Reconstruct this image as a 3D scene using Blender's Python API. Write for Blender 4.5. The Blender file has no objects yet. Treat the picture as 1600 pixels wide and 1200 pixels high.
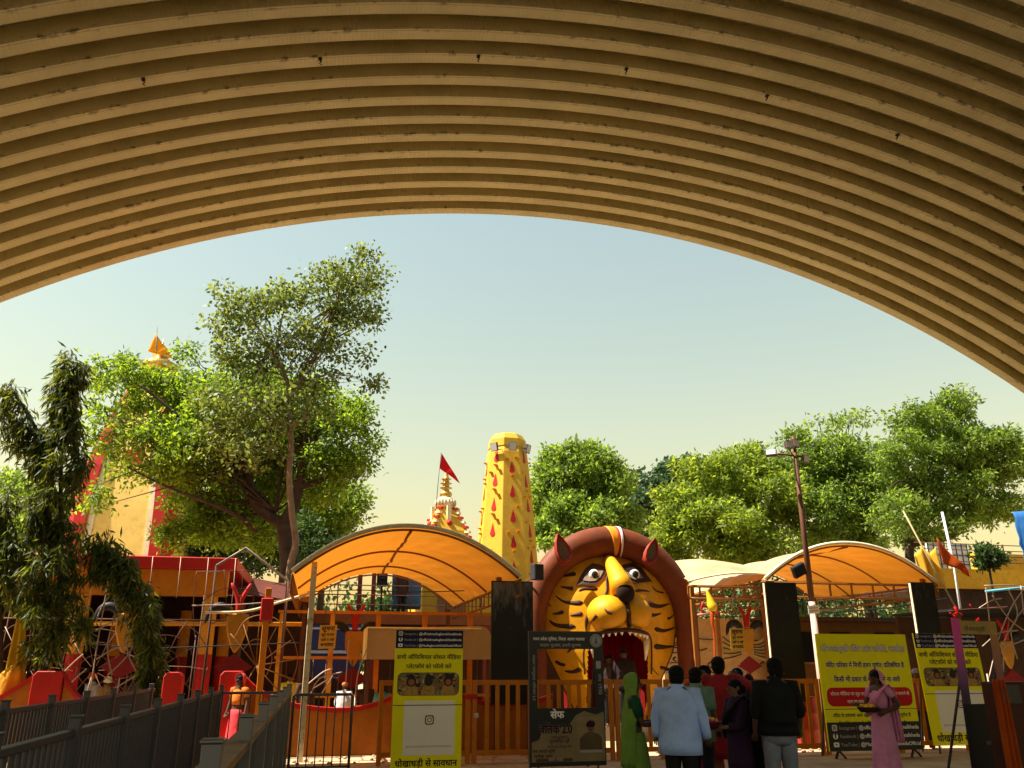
import bpy, math, random, re
import numpy as np
from mathutils import Vector, Matrix, Quaternion

S = bpy.context.scene
C = S.collection
PI = math.pi
R = math.radians

# ------------------------------------------------------------------ camera, sky, sun, exposure
EYE, YAW, PITCH, FPX = 1.7, R(12.7), R(18.83), 1290.0
cd = bpy.data.cameras.new('camera'); cam = bpy.data.objects.new('camera', cd); C.objects.link(cam)
cam.location = (0, 0, EYE); cam.rotation_euler = (PI/2 + PITCH, 0, -YAW)
cd.sensor_width = 36; cd.lens = FPX/1600*36; cd.clip_start = 0.05; cd.clip_end = 1500
S.camera = cam

SUN_EL, SUN_PHI = R(57), R(78)          # elevation; azimuth from "behind the camera" round to its left
fwh = Vector((math.sin(YAW), math.cos(YAW), 0)); rth = Vector((math.cos(YAW), -math.sin(YAW), 0))
sh = (-fwh*math.cos(SUN_PHI) - rth*math.sin(SUN_PHI)).normalized()
to_sun = sh*math.cos(SUN_EL) + Vector((0, 0, math.sin(SUN_EL)))
W = bpy.data.worlds.new('World'); S.world = W; W.use_nodes = True
nt = W.node_tree; bg = nt.nodes['Background']; bg.inputs['Strength'].default_value = 0.0515
sky = nt.nodes.new('ShaderNodeTexSky'); sky.sky_type = 'NISHITA'; sky.sun_disc = False
sky.sun_elevation = SUN_EL; sky.sun_rotation = math.atan2(sh.x, sh.y)
sky.air_density = 3.0; sky.dust_density = 1.2; sky.ozone_density = 0.0; sky.altitude = 0
wb = nt.nodes.new('ShaderNodeMix'); wb.data_type = 'RGBA'; wb.blend_type = 'MULTIPLY'; wb.inputs[0].default_value = 1; wb.inputs[7].default_value = (1.0, 0.985, 0.955, 1)   # white balance of the whole sky
nt.links.new(sky.outputs[0], wb.inputs[6]); nt.links.new(wb.outputs[2], bg.inputs[0])
ld = bpy.data.lights.new('sun', 'SUN'); sun = bpy.data.objects.new('sun', ld); C.objects.link(sun)
ld.energy = 4.7; ld.angle = R(0.5); ld.color = (1.0, 0.92, 0.78)
sun.rotation_euler = to_sun.to_track_quat('Z', 'Y').to_euler(); sun.location = (-20, 0, 40)
vs = S.view_settings; vs.view_transform = 'Standard'; vs.look = 'None'; vs.gamma = 1; vs.use_curve_mapping = False
vs.exposure = 1.62
S.cycles.max_bounces = 8; S.cycles.diffuse_bounces = 5; S.cycles.transmission_bounces = 6

# ------------------------------------------------------------------ photograph measurements -> metres
_fw = Vector((math.sin(YAW)*math.cos(PITCH), math.cos(YAW)*math.cos(PITCH), math.sin(PITCH)))
_up = rth.cross(_fw)
def ray(px, py): return rth*(px-800) - _up*(py-600) + _fw*FPX
def at(px, py, Y):                      # point of the plane y = Y that was measured at (px, py)
    d = ray(px, py); return Vector((0, 0, EYE)) + d*(Y/d.y)
def spot(px, d):                        # standing place: bearing px, distance d
    return fwh*d + rth*((px-800)/1363*d)

# ------------------------------------------------------------------ materials
MATS = {}
def mat(name, col, rough=0.6, metal=0.0, var=0.12, scale=3.0, bump=0.0, bscale=40, spec=0.2, trans=None, dirt=0.0):
    if name in MATS: return MATS[name]
    m = bpy.data.materials.new(name); m.use_nodes = True; MATS[name] = m
    n = m.node_tree.nodes; l = m.node_tree.links; b = n['Principled BSDF']
    b.inputs['Roughness'].default_value = rough; b.inputs['Metallic'].default_value = metal
    b.inputs['Specular IOR Level'].default_value = spec
    tc = n.new('ShaderNodeTexCoord'); nz = n.new('ShaderNodeTexNoise'); nz.inputs['Scale'].default_value = scale
    nz.inputs['Detail'].default_value = 6; nz.inputs['Roughness'].default_value = 0.65
    l.new(tc.outputs['Object'], nz.inputs['Vector'])
    mr = n.new('ShaderNodeMapRange'); mr.inputs[1].default_value = 0.3; mr.inputs[2].default_value = 0.7
    mr.inputs[3].default_value = 1-var; mr.inputs[4].default_value = 1+var
    l.new(nz.outputs['Fac'], mr.inputs[0])
    mx = n.new('ShaderNodeMix'); mx.data_type = 'RGBA'; mx.blend_type = 'MULTIPLY'; mx.inputs[0].default_value = 1
    mx.inputs[6].default_value = (*col, 1); l.new(mr.outputs[0], mx.inputs[7])
    out = mx.outputs[2]
    if dirt:
        n2 = n.new('ShaderNodeTexNoise'); n2.inputs['Scale'].default_value = scale*2.7; n2.inputs['Detail'].default_value = 9
        l.new(tc.outputs['Object'], n2.inputs['Vector'])
        r2 = n.new('ShaderNodeMapRange'); r2.inputs[1].default_value = 0.52; r2.inputs[2].default_value = 0.72
        r2.inputs[3].default_value = 0; r2.inputs[4].default_value = dirt; l.new(n2.outputs['Fac'], r2.inputs[0])
        m2 = n.new('ShaderNodeMix'); m2.data_type = 'RGBA'; l.new(r2.outputs[0], m2.inputs[0])
        l.new(out, m2.inputs[6]); m2.inputs[7].default_value = (0.06, 0.045, 0.03, 1); out = m2.outputs[2]
    l.new(out, b.inputs['Base Color'])
    if bump:
        nb = n.new('ShaderNodeTexNoise'); nb.inputs['Scale'].default_value = bscale; nb.inputs['Detail'].default_value = 4
        l.new(tc.outputs['Object'], nb.inputs['Vector'])
        bp = n.new('ShaderNodeBump'); bp.inputs['Strength'].default_value = bump; bp.inputs['Distance'].default_value = 0.02
        l.new(nb.outputs['Fac'], bp.inputs['Height']); l.new(bp.outputs[0], b.inputs['Normal'])
    if trans is not None:
        t = n.new('ShaderNodeBsdfTranslucent'); t.inputs[0].default_value = (*trans, 1)
        a = n.new('ShaderNodeMixShader'); a.inputs[0].default_value = 0.45
        l.new(b.outputs[0], a.inputs[1]); l.new(t.outputs[0], a.inputs[2])
        l.new(a.outputs[0], n['Material Output'].inputs[0])
    return m

def leaf_mat(name, col, trans, var=0.45, tf=0.5):
    m = bpy.data.materials.new(name); m.use_nodes = True
    n = m.node_tree.nodes; l = m.node_tree.links; b = n['Principled BSDF']; b.inputs['Roughness'].default_value = 0.5
    b.inputs['Specular IOR Level'].default_value = 0.25
    g = n.new('ShaderNodeNewGeometry')
    r = n.new('ShaderNodeValToRGB'); e = r.color_ramp.elements
    e[0].color = (*[c*(1-var) for c in col], 1); e[1].color = (*[min(1, c*(1+var)) for c in (col[0]*1.25, col[1], col[2])], 1)
    l.new(g.outputs['Random Per Island'], r.inputs[0]); l.new(r.outputs[0], b.inputs['Base Color'])
    t = n.new('ShaderNodeBsdfTranslucent')
    r2 = n.new('ShaderNodeValToRGB'); e = r2.color_ramp.elements
    e[0].color = (*[c*(1-var) for c in trans], 1); e[1].color = (*[min(1, c*(1+var)) for c in (trans[0]*1.3, trans[1], trans[2])], 1)
    l.new(g.outputs['Random Per Island'], r2.inputs[0]); l.new(r2.outputs[0], t.inputs[0])
    a = n.new('ShaderNodeMixShader'); a.inputs[0].default_value = tf
    l.new(b.outputs[0], a.inputs[1]); l.new(t.outputs[0], a.inputs[2]); l.new(a.outputs[0], n['Material Output'].inputs[0])
    return m

# ------------------------------------------------------------------ object helpers
def tag(o, label=None, cat=None, group=None, kind=None):
    if label: o['label'] = label
    if cat: o['category'] = cat
    if group: o['group'] = group
    if kind: o['kind'] = kind
    return o
def thing(name, label, cat, loc=(0, 0, 0), rz=0, group=None):
    o = bpy.data.objects.new(name, None); C.objects.link(o); o.empty_display_size = 0.2
    o.location = loc; o.rotation_euler = (0, 0, rz)
    return tag(o, label, cat, group)
def origin(p):
    v = Vector((0, 0, 0))
    while p is not None: v += p.location; p = p.parent
    return v

class MB:
    def __init__(s): s.v = []; s.f = []; s.m = []; s.s = []; s.mi = 0; s.sm = False
    def add(s, vs, fs, sm=None):
        k = len(s.v); s.v += [tuple(v) for v in vs]
        for f in fs: s.f.append(tuple(i+k for i in f)); s.m.append(s.mi); s.s.append(s.sm if sm is None else sm)
        return s
    def box(s, c, d, rz=0, M=None):
        x, y, z = d[0]/2, d[1]/2, d[2]/2
        P = [Vector((a, b, e)) for a in (-x, x) for b in (-y, y) for e in (-z, z)]
        if rz: q = Matrix.Rotation(rz, 3, 'Z'); P = [q @ p for p in P]
        if M is not None: P = [M @ p for p in P]
        return s.add([p + Vector(c) for p in P], [(0,1,3,2),(4,6,7,5),(0,4,5,1),(2,3,7,6),(0,2,6,4),(1,5,7,3)], False)
    def bx(s, a, b):
        return s.box([(p+q)/2 for p, q in zip(a, b)], [abs(q-p) for p, q in zip(a, b)])
    def bar(s, a, b, w, h=None):                # straight square bar between two points
        a, b = Vector(a), Vector(b); d = b-a; q = d.to_track_quat('Z', 'Y').to_matrix()
        return s.box((a+b)/2, (w, h or w, d.length), M=q)
    def tube(s, pts, r, n=8, cap=True, flat=None):
        pts = [Vector(p) for p in pts]; rs = r if hasattr(r, '__len__') else [r]*len(pts)
        rings = []; ref = None
        for i, p in enumerate(pts):
            d = (pts[min(i+1, len(pts)-1)] - pts[max(i-1, 0)]).normalized()
            if ref is None: ref = Vector((0, 0, 1)) if abs(d.z) < 0.9 else Vector((0, 1, 0))
            u = (ref - d*ref.dot(d)).normalized(); w = d.cross(u); ref = u
            fl = flat or 1
            rings.append([p + (u*math.cos(2*PI*k/n) + w*fl*math.sin(2*PI*k/n))*rs[i] for k in range(n)])
        return s.rings(rings, cap)
    def rings(s, rings, cap=True, sm=True):
        n = len(rings[0]); vs = [v for r in rings for v in r]; fs = []
        for i in range(len(rings)-1):
            for k in range(n):
                fs.append((i*n+k, i*n+(k+1) % n, (i+1)*n+(k+1) % n, (i+1)*n+k))
        if cap: fs.append(tuple(range(n))[::-1]); fs.append(tuple((len(rings)-1)*n+k for k in range(n)))
        return s.add(vs, fs, sm)
    def loft(s, rg, n=24, fn=None, cap=True):    # rg: (cx, cy, cz, rx, ry)
        out = []
        for i, (cx, cy, cz, rx, ry) in enumerate(rg):
            row = []
            for k in range(n):
                t = 2*PI*k/n; f = fn(t, i/(len(rg)-1), cz) if fn else 1
                row.append((cx + rx*f*math.cos(t), cy + ry*f*math.sin(t), cz))
            out.append(row)
        return s.rings(out, cap)
    def ell(s, c, r, nu=14, nv=9, M=None):
        vs = []; fs = []
        for j in range(nv+1):
            b = -PI/2 + PI*j/nv
            for k in range(nu):
                t = 2*PI*k/nu; p = Vector((r[0]*math.cos(b)*math.cos(t), r[1]*math.cos(b)*math.sin(t), r[2]*math.sin(b)))
                if M is not None: p = M @ p
                vs.append(p + Vector(c))
        for j in range(nv):
            for k in range(nu): fs.append((j*nu+k, j*nu+(k+1) % nu, (j+1)*nu+(k+1) % nu, (j+1)*nu+k))
        return s.add(vs, fs, True)
    def prism(s, pts, y0, y1):                   # outline in x, z pushed from y0 to y1
        n = len(pts); vs = [(x, y0, z) for x, z in pts] + [(x, y1, z) for x, z in pts]
        fs = [tuple(range(n)), tuple(range(2*n-1, n-1, -1))] + [(k, k+n, (k+1) % n+n, (k+1) % n) for k in range(n)]
        return s.add(vs, fs, False)
    def lathe(s, prof, c, n=16, cap=True, rot=0):
        return s.rings([[(c[0]+r*math.cos(2*PI*k/n+rot), c[1]+r*math.sin(2*PI*k/n+rot), c[2]+z) for k in range(n)] for r, z in prof], cap, s.sm)
    def grid(s, fn, nu, nv, sm=True):
        vs = [fn(i/nu, j/nv) for j in range(nv+1) for i in range(nu+1)]
        return s.add(vs, [(j*(nu+1)+i, j*(nu+1)+i+1, (j+1)*(nu+1)+i+1, (j+1)*(nu+1)+i) for j in range(nv) for i in range(nu)], sm)
    def build(s, name, mats, parent=None, local=False, bevel=0, thick=0, kind=None):
        me = bpy.data.meshes.new(name)
        o = Vector((0, 0, 0)) if (local or parent is None) else origin(parent)
        me.from_pydata([(x-o.x, y-o.y, z-o.z) for x, y, z in s.v], [], s.f)
        for m in (mats if isinstance(mats, (list, tuple)) else [mats]): me.materials.append(m)
        me.polygons.foreach_set('material_index', s.m); me.polygons.foreach_set('use_smooth', s.s)
        ob = bpy.data.objects.new(name, me); C.objects.link(ob); ob.parent = parent
        if thick:
            md = ob.modifiers.new('t', 'SOLIDIFY'); md.thickness = thick; md.offset = 0
        if bevel:
            md = ob.modifiers.new('b', 'BEVEL'); md.width = bevel; md.segments = 1; md.limit_method = 'ANGLE'
        if kind: ob['kind'] = kind
        return ob
def dup(o, loc, parent, rz=None):
    c = o.copy(); C.objects.link(c); c.parent = parent; c.location = loc
    if rz is not None: c.rotation_euler = (0, 0, rz)
    return c
def dup_tree(o, loc, rz=0, label=None, scale=None):
    def rec(q, par):
        c = q.copy(); C.objects.link(c); c.parent = par
        for ch in q.children: rec(ch, c)
        return c
    c = rec(o, None); c.location = loc; c.rotation_euler = (0, 0, rz)
    if label: c['label'] = label
    if scale: c.scale = (scale,)*3
    return c
def catmull(pts, n=6):
    pts = [Vector(p) for p in pts]; out = []
    for i in range(len(pts)-1):
        p0, p1, p2, p3 = pts[max(i-1, 0)], pts[i], pts[i+1], pts[min(i+2, len(pts)-1)]
        for k in range(n):
            t = k/n; out.append(0.5*((2*p1) + (p2-p0)*t + (2*p0-5*p1+4*p2-p3)*t*t + (3*p1-p0-3*p2+p3)*t**3))
    return out + [pts[-1]]

# palette
ORANGE = mat('orange_paint', (0.50, 0.165, 0.008), 0.5, var=0.15, dirt=0.2)
RED = mat('red_paint', (0.40, 0.013, 0.011), 0.5, dirt=0.2)
YELLOW = mat('yellow_paint', (0.56, 0.33, 0.028), 0.65, var=0.1, dirt=0.12)
YELORANGE = mat('yellow_orange_paint', (0.62, 0.27, 0.015), 0.6, var=0.12, dirt=0.3)
CREAM = mat('cream_paint', (0.72, 0.62, 0.42), 0.6, dirt=0.15)
WHITE = mat('white_paint', (0.78, 0.76, 0.72), 0.5, dirt=0.1)
BLACK = mat('black_paint', (0.012, 0.012, 0.013), 0.55, spec=0.3)
GREY = mat('grey_steel', (0.085, 0.08, 0.088), 0.45, 0.25, dirt=0.2)
STEEL = mat('bright_steel', (0.5, 0.5, 0.5), 0.25, 0.9)
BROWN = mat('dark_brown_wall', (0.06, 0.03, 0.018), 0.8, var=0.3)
WOOD = mat('worn_wood', (0.26, 0.15, 0.07), 0.7, var=0.3, bump=0.2)
RUST = mat('brown_painted_steel', (0.12, 0.05, 0.03), 0.6, dirt=0.3)
BARK = mat('bark', (0.05, 0.035, 0.025), 0.9, var=0.4, bump=0.6, bscale=14)
PALEBARK = mat('pale_bark', (0.16, 0.115, 0.065), 0.85, var=0.35, bump=0.5, bscale=14)
GOLD = mat('brass', (0.55, 0.34, 0.08), 0.35, 0.7)
WIRE = mat('pale_wire', (0.40, 0.30, 0.22), 0.5, 0.2)

# ------------------------------------------------------------------ ground
def ground_mat():
    m = mat('dusty_stone_paving', (0.47, 0.33, 0.20), 0.85, var=0.2, scale=0.8, bump=0.15, bscale=6, dirt=0.3)
    n = m.node_tree.nodes; l = m.node_tree.links
    br = n.new('ShaderNodeTexBrick'); br.inputs['Scale'].default_value = 1.0
    br.inputs['Brick Width'].default_value = 0.6; br.inputs['Row Height'].default_value = 0.6; br.offset = 0.0
    br.inputs['Mortar Size'].default_value = 0.008
    br.inputs['Color1'].default_value = (1, 1, 1, 1); br.inputs['Color2'].default_value = (0.86, 0.86, 0.86, 1); br.inputs['Mortar'].default_value = (0.45, 0.45, 0.45, 1)
    tc = n.new('ShaderNodeTexCoord'); l.new(tc.outputs['Object'], br.inputs['Vector'])
    b = n['Principled BSDF']; src = b.inputs['Base Color'].links[0].from_socket
    mx = n.new('ShaderNodeMix'); mx.data_type = 'RGBA'; mx.blend_type = 'MULTIPLY'; mx.inputs[0].default_value = 1
    l.new(src, mx.inputs[6]); l.new(br.outputs['Color'], mx.inputs[7]); l.new(mx.outputs[2], b.inputs['Base Color'])
    return m
g = MB(); g.add([(-400, -400, 0), (400, -400, 0), (400, 700, 0), (-400, 700, 0)], [(0, 1, 2, 3)])
g.build('ground', ground_mat(), kind='structure')
MB().add([(-120, -160, .004), (140, -160, .004), (140, 13.6, .004), (-120, 13.6, .004)], [(0, 1, 2, 3)]).build('unseen_dark_ground', mat('dark_ground', (.045, .04, .035), .85, var=.2, scale=2), kind='structure')  # added unseen dark ground, keeps bounce light off the roof flanks

# ------------------------------------------------------------------ vaulted roof
YE, XC, ZC, RR, PIT = 17.0, 5.28, -12.51+EYE, 22.77, 0.5805
def roof_mat():
    m = bpy.data.materials.new('cream_roof_sheet'); m.use_nodes = True
    n = m.node_tree.nodes; l = m.node_tree.links; b = n['Principled BSDF']
    b.inputs['Roughness'].default_value = 0.45; b.inputs['Specular IOR Level'].default_value = 0.3
    uv = n.new('ShaderNodeUVMap'); uv.uv_map = 'UVMap'
    sp = n.new('ShaderNodeSeparateXYZ'); l.new(uv.outputs[0], sp.inputs[0])
    # crimp ridges across the sheet
    wv = n.new('ShaderNodeMath'); wv.operation = 'MULTIPLY'; wv.inputs[1].default_value = 2*PI/0.07; l.new(sp.outputs[0], wv.inputs[0])
    sn = n.new('ShaderNodeMath'); sn.operation = 'SINE'; l.new(wv.outputs[0], sn.inputs[0])
    bp = n.new('ShaderNodeBump'); bp.inputs['Strength'].default_value = 0.5; bp.inputs['Distance'].default_value = 0.006
    l.new(sn.outputs[0], bp.inputs['Height']); l.new(bp.outputs[0], b.inputs['Normal'])
    tc = n.new('ShaderNodeTexCoord'); oi = n.new('ShaderNodeObjectInfo')
    cx = n.new('ShaderNodeCombineXYZ'); l.new(sp.outputs[0], cx.inputs[0]); l.new(sp.outputs[1], cx.inputs[1])
    om = n.new('ShaderNodeMath'); om.operation = 'MULTIPLY'; om.inputs[1].default_value = 50; l.new(oi.outputs['Random'], om.inputs[0]); l.new(om.outputs[0], cx.inputs[2])
    nz = n.new('ShaderNodeTexNoise'); nz.inputs['Scale'].default_value = 1.2; nz.inputs['Detail'].default_value = 8; l.new(cx.outputs[0], nz.inputs['Vector'])
    mr = n.new('ShaderNodeMapRange'); mr.inputs[1].default_value = 0.3; mr.inputs[2].default_value = 0.7; mr.inputs[3].default_value = 0.86; mr.inputs[4].default_value = 1.1; l.new(nz.outputs[0], mr.inputs[0])
    # rust specks and drips gathered along the lip of the sheet
    n2 = n.new('ShaderNodeTexNoise'); n2.inputs['Scale'].default_value = 7; n2.inputs['Detail'].default_value = 5; l.new(cx.outputs[0], n2.inputs['Vector'])
    n3 = n.new('ShaderNodeTexNoise'); n3.inputs['Scale'].default_value = 0.6; l.new(cx.outputs[0], n3.inputs['Vector'])
    ad = n.new('ShaderNodeMath'); ad.operation = 'MULTIPLY_ADD'; ad.inputs[1].default_value = 0.5; l.new(n3.outputs[0], ad.inputs[0]); l.new(n2.outputs[0], ad.inputs[2])
    r2 = n.new('ShaderNodeMapRange'); r2.inputs[1].default_value = 0.82; r2.inputs[2].default_value = 0.93; r2.inputs[4].default_value = 1; l.new(ad.outputs[0], r2.inputs[0])
    lip = n.new('ShaderNodeMapRange'); lip.inputs[1].default_value = 0.10; lip.inputs[2].default_value = 0.0; lip.inputs[4].default_value = 0.85
    dv = n.new('ShaderNodeMath'); dv.operation = 'SUBTRACT'; l.new(sp.outputs[1], dv.inputs[0]); dv.inputs[1].default_value = 0.25
    ab = n.new('ShaderNodeMath'); ab.operation = 'ABSOLUTE'; l.new(dv.outputs[0], ab.inputs[0]); l.new(ab.outputs[0], lip.inputs[0])
    ml = n.new('ShaderNodeMath'); ml.operation = 'MULTIPLY'; l.new(r2.outputs[0], ml.inputs[0]); l.new(lip.outputs[0], ml.inputs[1])
    mx = n.new('ShaderNodeMix'); mx.data_type = 'RGBA'; mx.blend_type = 'MULTIPLY'; mx.inputs[0].default_value = 1
    mx.inputs[6].default_value = (0.66, 0.58, 0.30, 1); l.new(mr.outputs[0], mx.inputs[7])
    m2 = n.new('ShaderNodeMix'); m2.data_type = 'RGBA'; l.new(ml.outputs[0], m2.inputs[0]); l.new(mx.outputs[2], m2.inputs[6]); m2.inputs[7].default_value = (0.03, 0.02, 0.012, 1)
    # standing seam where the sheets lap, a fine dark line on each underside
    sv = n.new('ShaderNodeMath'); sv.operation = 'SUBTRACT'; l.new(sp.outputs[1], sv.inputs[0]); sv.inputs[1].default_value = 0.205
    sa = n.new('ShaderNodeMath'); sa.operation = 'ABSOLUTE'; l.new(sv.outputs[0], sa.inputs[0])
    sr = n.new('ShaderNodeMapRange'); sr.inputs[1].default_value = 0.003; sr.inputs[2].default_value = 0.008; sr.inputs[3].default_value = 0.55; sr.inputs[4].default_value = 0.0; l.new(sa.outputs[0], sr.inputs[0])
    m3 = n.new('ShaderNodeMix'); m3.data_type = 'RGBA'; l.new(sr.outputs[0], m3.inputs[0]); l.new(m2.outputs[2], m3.inputs[6]); m3.inputs[7].default_value = (0.12, 0.07, 0.03, 1)
    l.new(m3.outputs[2], b.inputs['Base Color'])
    return m
roof = thing('vaulted_roof', 'huge cream corrugated arched roof spanning overhead above the forecourt', 'roof', (XC, YE, 0))
DEP, FLAT = 0.36, 0.245
def roof_panel():
    th0 = math.acos((4.6-ZC)/RR); N = 120
    # profile (y inward, radial offset): flat underside, flank, raised web, flank back
    prof = [(0, 0), (-FLAT, 0), (-FLAT+0.09, DEP), (-PIT-0.09, DEP), (-PIT, 0)]
    vs = []; fs = []; uvs = []
    for j in range(4):
        (y0, r0), (y1, r1) = prof[j], prof[j+1]; k0 = len(vs)
        for i in range(N+1):
            t = -th0 + 2*th0*i/N
            for (y, r, v) in ((y0, r0, sum(math.hypot(prof[q+1][0]-prof[q][0], prof[q+1][1]-prof[q][1]) for q in range(j))),
                              (y1, r1, sum(math.hypot(prof[q+1][0]-prof[q][0], prof[q+1][1]-prof[q][1]) for q in range(j+1)))):
                vs.append(((RR+r)*math.sin(t), y, ZC+(RR+r)*math.cos(t))); uvs.append((t*RR, v))
        for i in range(N): a = k0+2*i; fs.append((a, a+1, a+3, a+2))
    me = bpy.data.meshes.new('roof_panel'); me.from_pydata(vs, [], fs)
    u = me.uv_layers.new(name='UVMap')
    for lp in me.loops: u.data[lp.index].uv = uvs[lp.vertex_index]
    me.polygons.foreach_set('use_smooth', [True]*len(fs)); me.materials.append(roof_mat())
    o = bpy.data.objects.new('roof_panel', me); C.objects.link(o); o.parent = roof
    return o
rp = roof_panel()
for k in range(1, 38): dup(rp, (0, -PIT*k, 0), roof)
xs = RR*math.sin(math.acos((4.6-ZC)/RR))
HALLM = mat('hall_wall_ochre', (.05, .035, .025), .8)
for sg in (-1, 1):
    MB().bx((XC+sg*xs-.2, -4.6, 4.2), (XC+sg*xs+.2, 16.8, 4.58)).build('eave_beam', HALLM, roof)
    for y_ in (-4.2, 1, 6.2, 11.3, 16.4): MB().bx((XC+sg*xs-.2, y_-.2, 0), (XC+sg*xs+.2, y_+.2, 4.198)).build('column', HALLM, roof)
# hanger hooks on one rib
def on_roof(px, py):
    d = ray(px, py); o = Vector((0, 0, EYE)); ox, oz = -XC, EYE-ZC
    A = d.x**2+d.z**2; B = 2*(ox*d.x+oz*d.z); Cc = ox*ox+oz*oz-RR*RR
    t = (-B+math.sqrt(B*B-4*A*Cc))/(2*A); return o+d*t
yrib = YE-9*PIT-FLAT
for (px, py) in ((228, 138), (500, 102), (744, 100), (972, 120), (1190, 160), (1395, 217), (1592, 297)):
    p = on_roof(px, py); t = math.atan2(p.x-XC, p.z-ZC); M = Matrix.Rotation(t, 3, 'Y')
    h = MB(); c = Vector((XC+RR*math.sin(t), yrib+0.045, ZC+RR*math.cos(t)))
    h.box(c - M @ Vector((0, 0, 0.012)), (0.06, 0.07, 0.015), M=M); h.box(c - M @ Vector((0, 0, 0.05)), (0.022, 0.022, 0.06), M=M)
    h.tube([c - M @ Vector((0.0, 0, 0.07)), c - M @ Vector((0.03, 0, 0.1)), c - M @ Vector((0, 0, 0.13))], 0.008, 6)
    h.build('hanger_hook', BLACK, roof)
# ------------------------------------------------------------------ temple buildings behind
# tall octagonal lamp tower
def drop_outline(w, h, n=10):
    pts = []
    for i in range(n+1):
        t = PI + PI*i/n; pts.append((w/2*math.cos(t), w/2*math.sin(t)))
    pts = [(x, z*1.0) for x, z in pts]
    return pts + [(w*0.30, h*0.32), (w*0.1, h*0.62), (0, h*0.78), (-w*0.1, h*0.62), (-w*0.30, h*0.32)]
TY = 34.0
tb = at(792, 840, TY); tx = tb.x
tower = thing('lamp_tower', 'tall tapering yellow octagonal tower painted with red teardrop flames', 'tower', (tx, TY, 0))
rot0 = math.atan2(-tx, TY) - PI/2 - R(9)      # one edge turned a little to the left of the camera
z_top = at(788, 680, TY).z
def trad(z):
    t = max(0, (z-5.5)/(z_top-5.5)); return 1.30 + (0.78-1.30)*t**1.25 if z > 5.5 else 1.30+0.02*(5.5-z)
m = MB()
lv = [0, 5.5, 7, 8.5, 9.8, 10.3]
prof = [(trad(z), z) for z in lv if z < z_top-0.7] + [(0.80, z_top-0.66), (0.84, z_top-0.64), (0.82, z_top-0.3), (0.66, z_top-0.05), (0.5, z_top)]
m.lathe(prof, (tx, TY, 0), 8, rot=rot0)
for s_ in range(0, 8): pass
m.build('shaft', YELLOW, tower, bevel=0.015)
def tower_face(k, z, u=0.0):                   # point and outward direction on face k
    a0 = rot0 + 2*PI*k/8; a1 = a0 + 2*PI/8; r = trad(z)
    p0 = Vector((math.cos(a0)*r, math.sin(a0)*r, z)); p1 = Vector((math.cos(a1)*r, math.sin(a1)*r, z))
    c = (p0+p1)/2 + (p1-p0).normalized()*u; nn = Vector((math.cos((a0+a1)/2), math.sin((a0+a1)/2), 0))
    return c + Vector((tx, TY, 0)), nn, (p1-p0).normalized()
rnd = random.Random(4)
for k in range(8):
    off = 0 if k % 2 == 0 else 0.5
    for z in np.arange(4.2+off, z_top-0.9, 1.05):
        # red flame, a slightly raised plate
        c, nn, tt = tower_face(k, z); c2, _, _ = tower_face(k, z+0.5)
        upv = (c2-c).normalized(); o = MB(); pts = drop_outline(0.23, 0.56)
        ring0 = [c + tt*x + upv*zz + nn*0.004 for x, zz in pts]; ring1 = [p + nn*0.014 for p in ring0]
        n_ = len(pts); o.add(ring0+ring1, [tuple(range(n_))[::-1], tuple(range(n_, 2*n_))] + [(i, (i+1) % n_, (i+1) % n_+n_, i+n_) for i in range(n_)])
        o.build('flame_plate', RED, tower)
        # lamp brackets: little shelves on a wedge
        for u, dz in ((-0.22, 0.5), (0.2, 0.56), (0.0, -0.25)):
            if rnd.random() < 0.4: continue
            c, nn, tt = tower_face(k, z+dz, u)
            if z+dz > z_top-0.8: continue
            o = MB(); q = [(-.07, .0, .02), (.07, .0, .02), (.07, .13, .02), (-.07, .13, .02), (-.04, 0, -.06), (.04, 0, -.06), (.06, .12, .0), (-.06, .12, .0)]
            o.add([c + tt*a + nn*b + Vector((0, 0, e)) for a, b, e in q], [(3, 2, 1, 0), (4, 5, 6, 7), (0, 1, 5, 4), (2, 3, 7, 6), (1, 2, 6, 5), (3, 0, 4, 7)])
            o.build('lamp_bracket', YELORANGE, tower)
# floodlights hung round the tower top
LENS = mat('lamp_glass', (0.45, 0.45, 0.42), 0.2, var=0.05)
def floodlight(c, nn, tt, label, w=0.34, tilt=0.25):
    t = thing('floodlight', label, 'floodlight', c)
    z = Vector((0, 0, 1)); f = (nn - z*tilt).normalized(); v = tt.cross(f).normalized(); v = v if v.z > 0 else -v
    M = Matrix((tt, f, v)).transposed()
    MB().box(c, (w, 0.1, w*1.1), M=M).build('housing', GREY, t, bevel=0.01)
    MB().box(c + f*0.055, (w*0.86, 0.012, w*0.95), M=M).build('glass', LENS, t)
    b = MB()
    for s_ in (-1, 1): b.bar(c + tt*s_*(w/2+0.015), c + tt*s_*(w/2+0.015) - f*0.2, 0.02, 0.03)
    b.bar(c - f*0.2 - tt*(w/2), c - f*0.2 + tt*(w/2), 0.02, 0.03)
    b.build('bracket', RUST, t)
    return t
zf = at(790, 706, TY).z
fk = [k for k in range(8) if tower_face(k, zf)[1].dot(Vector((-tx, -TY, 0)).normalized()) > 0.1]
fk.sort(key=lambda k: tower_face(k, zf)[1].x); fk = fk[-3:]
for k, lb in zip(fk, ('floodlight on the sunlit left face of the yellow tower top', 'floodlight on the shaded front face of the yellow tower top', 'floodlight seen edge on at the right of the yellow tower top', 'spare floodlight')):
    if lb.startswith('spare'): break
    c, nn, tt = tower_face(k, zf); floodlight(c + nn*0.24, nn, tt, lb)

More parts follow.
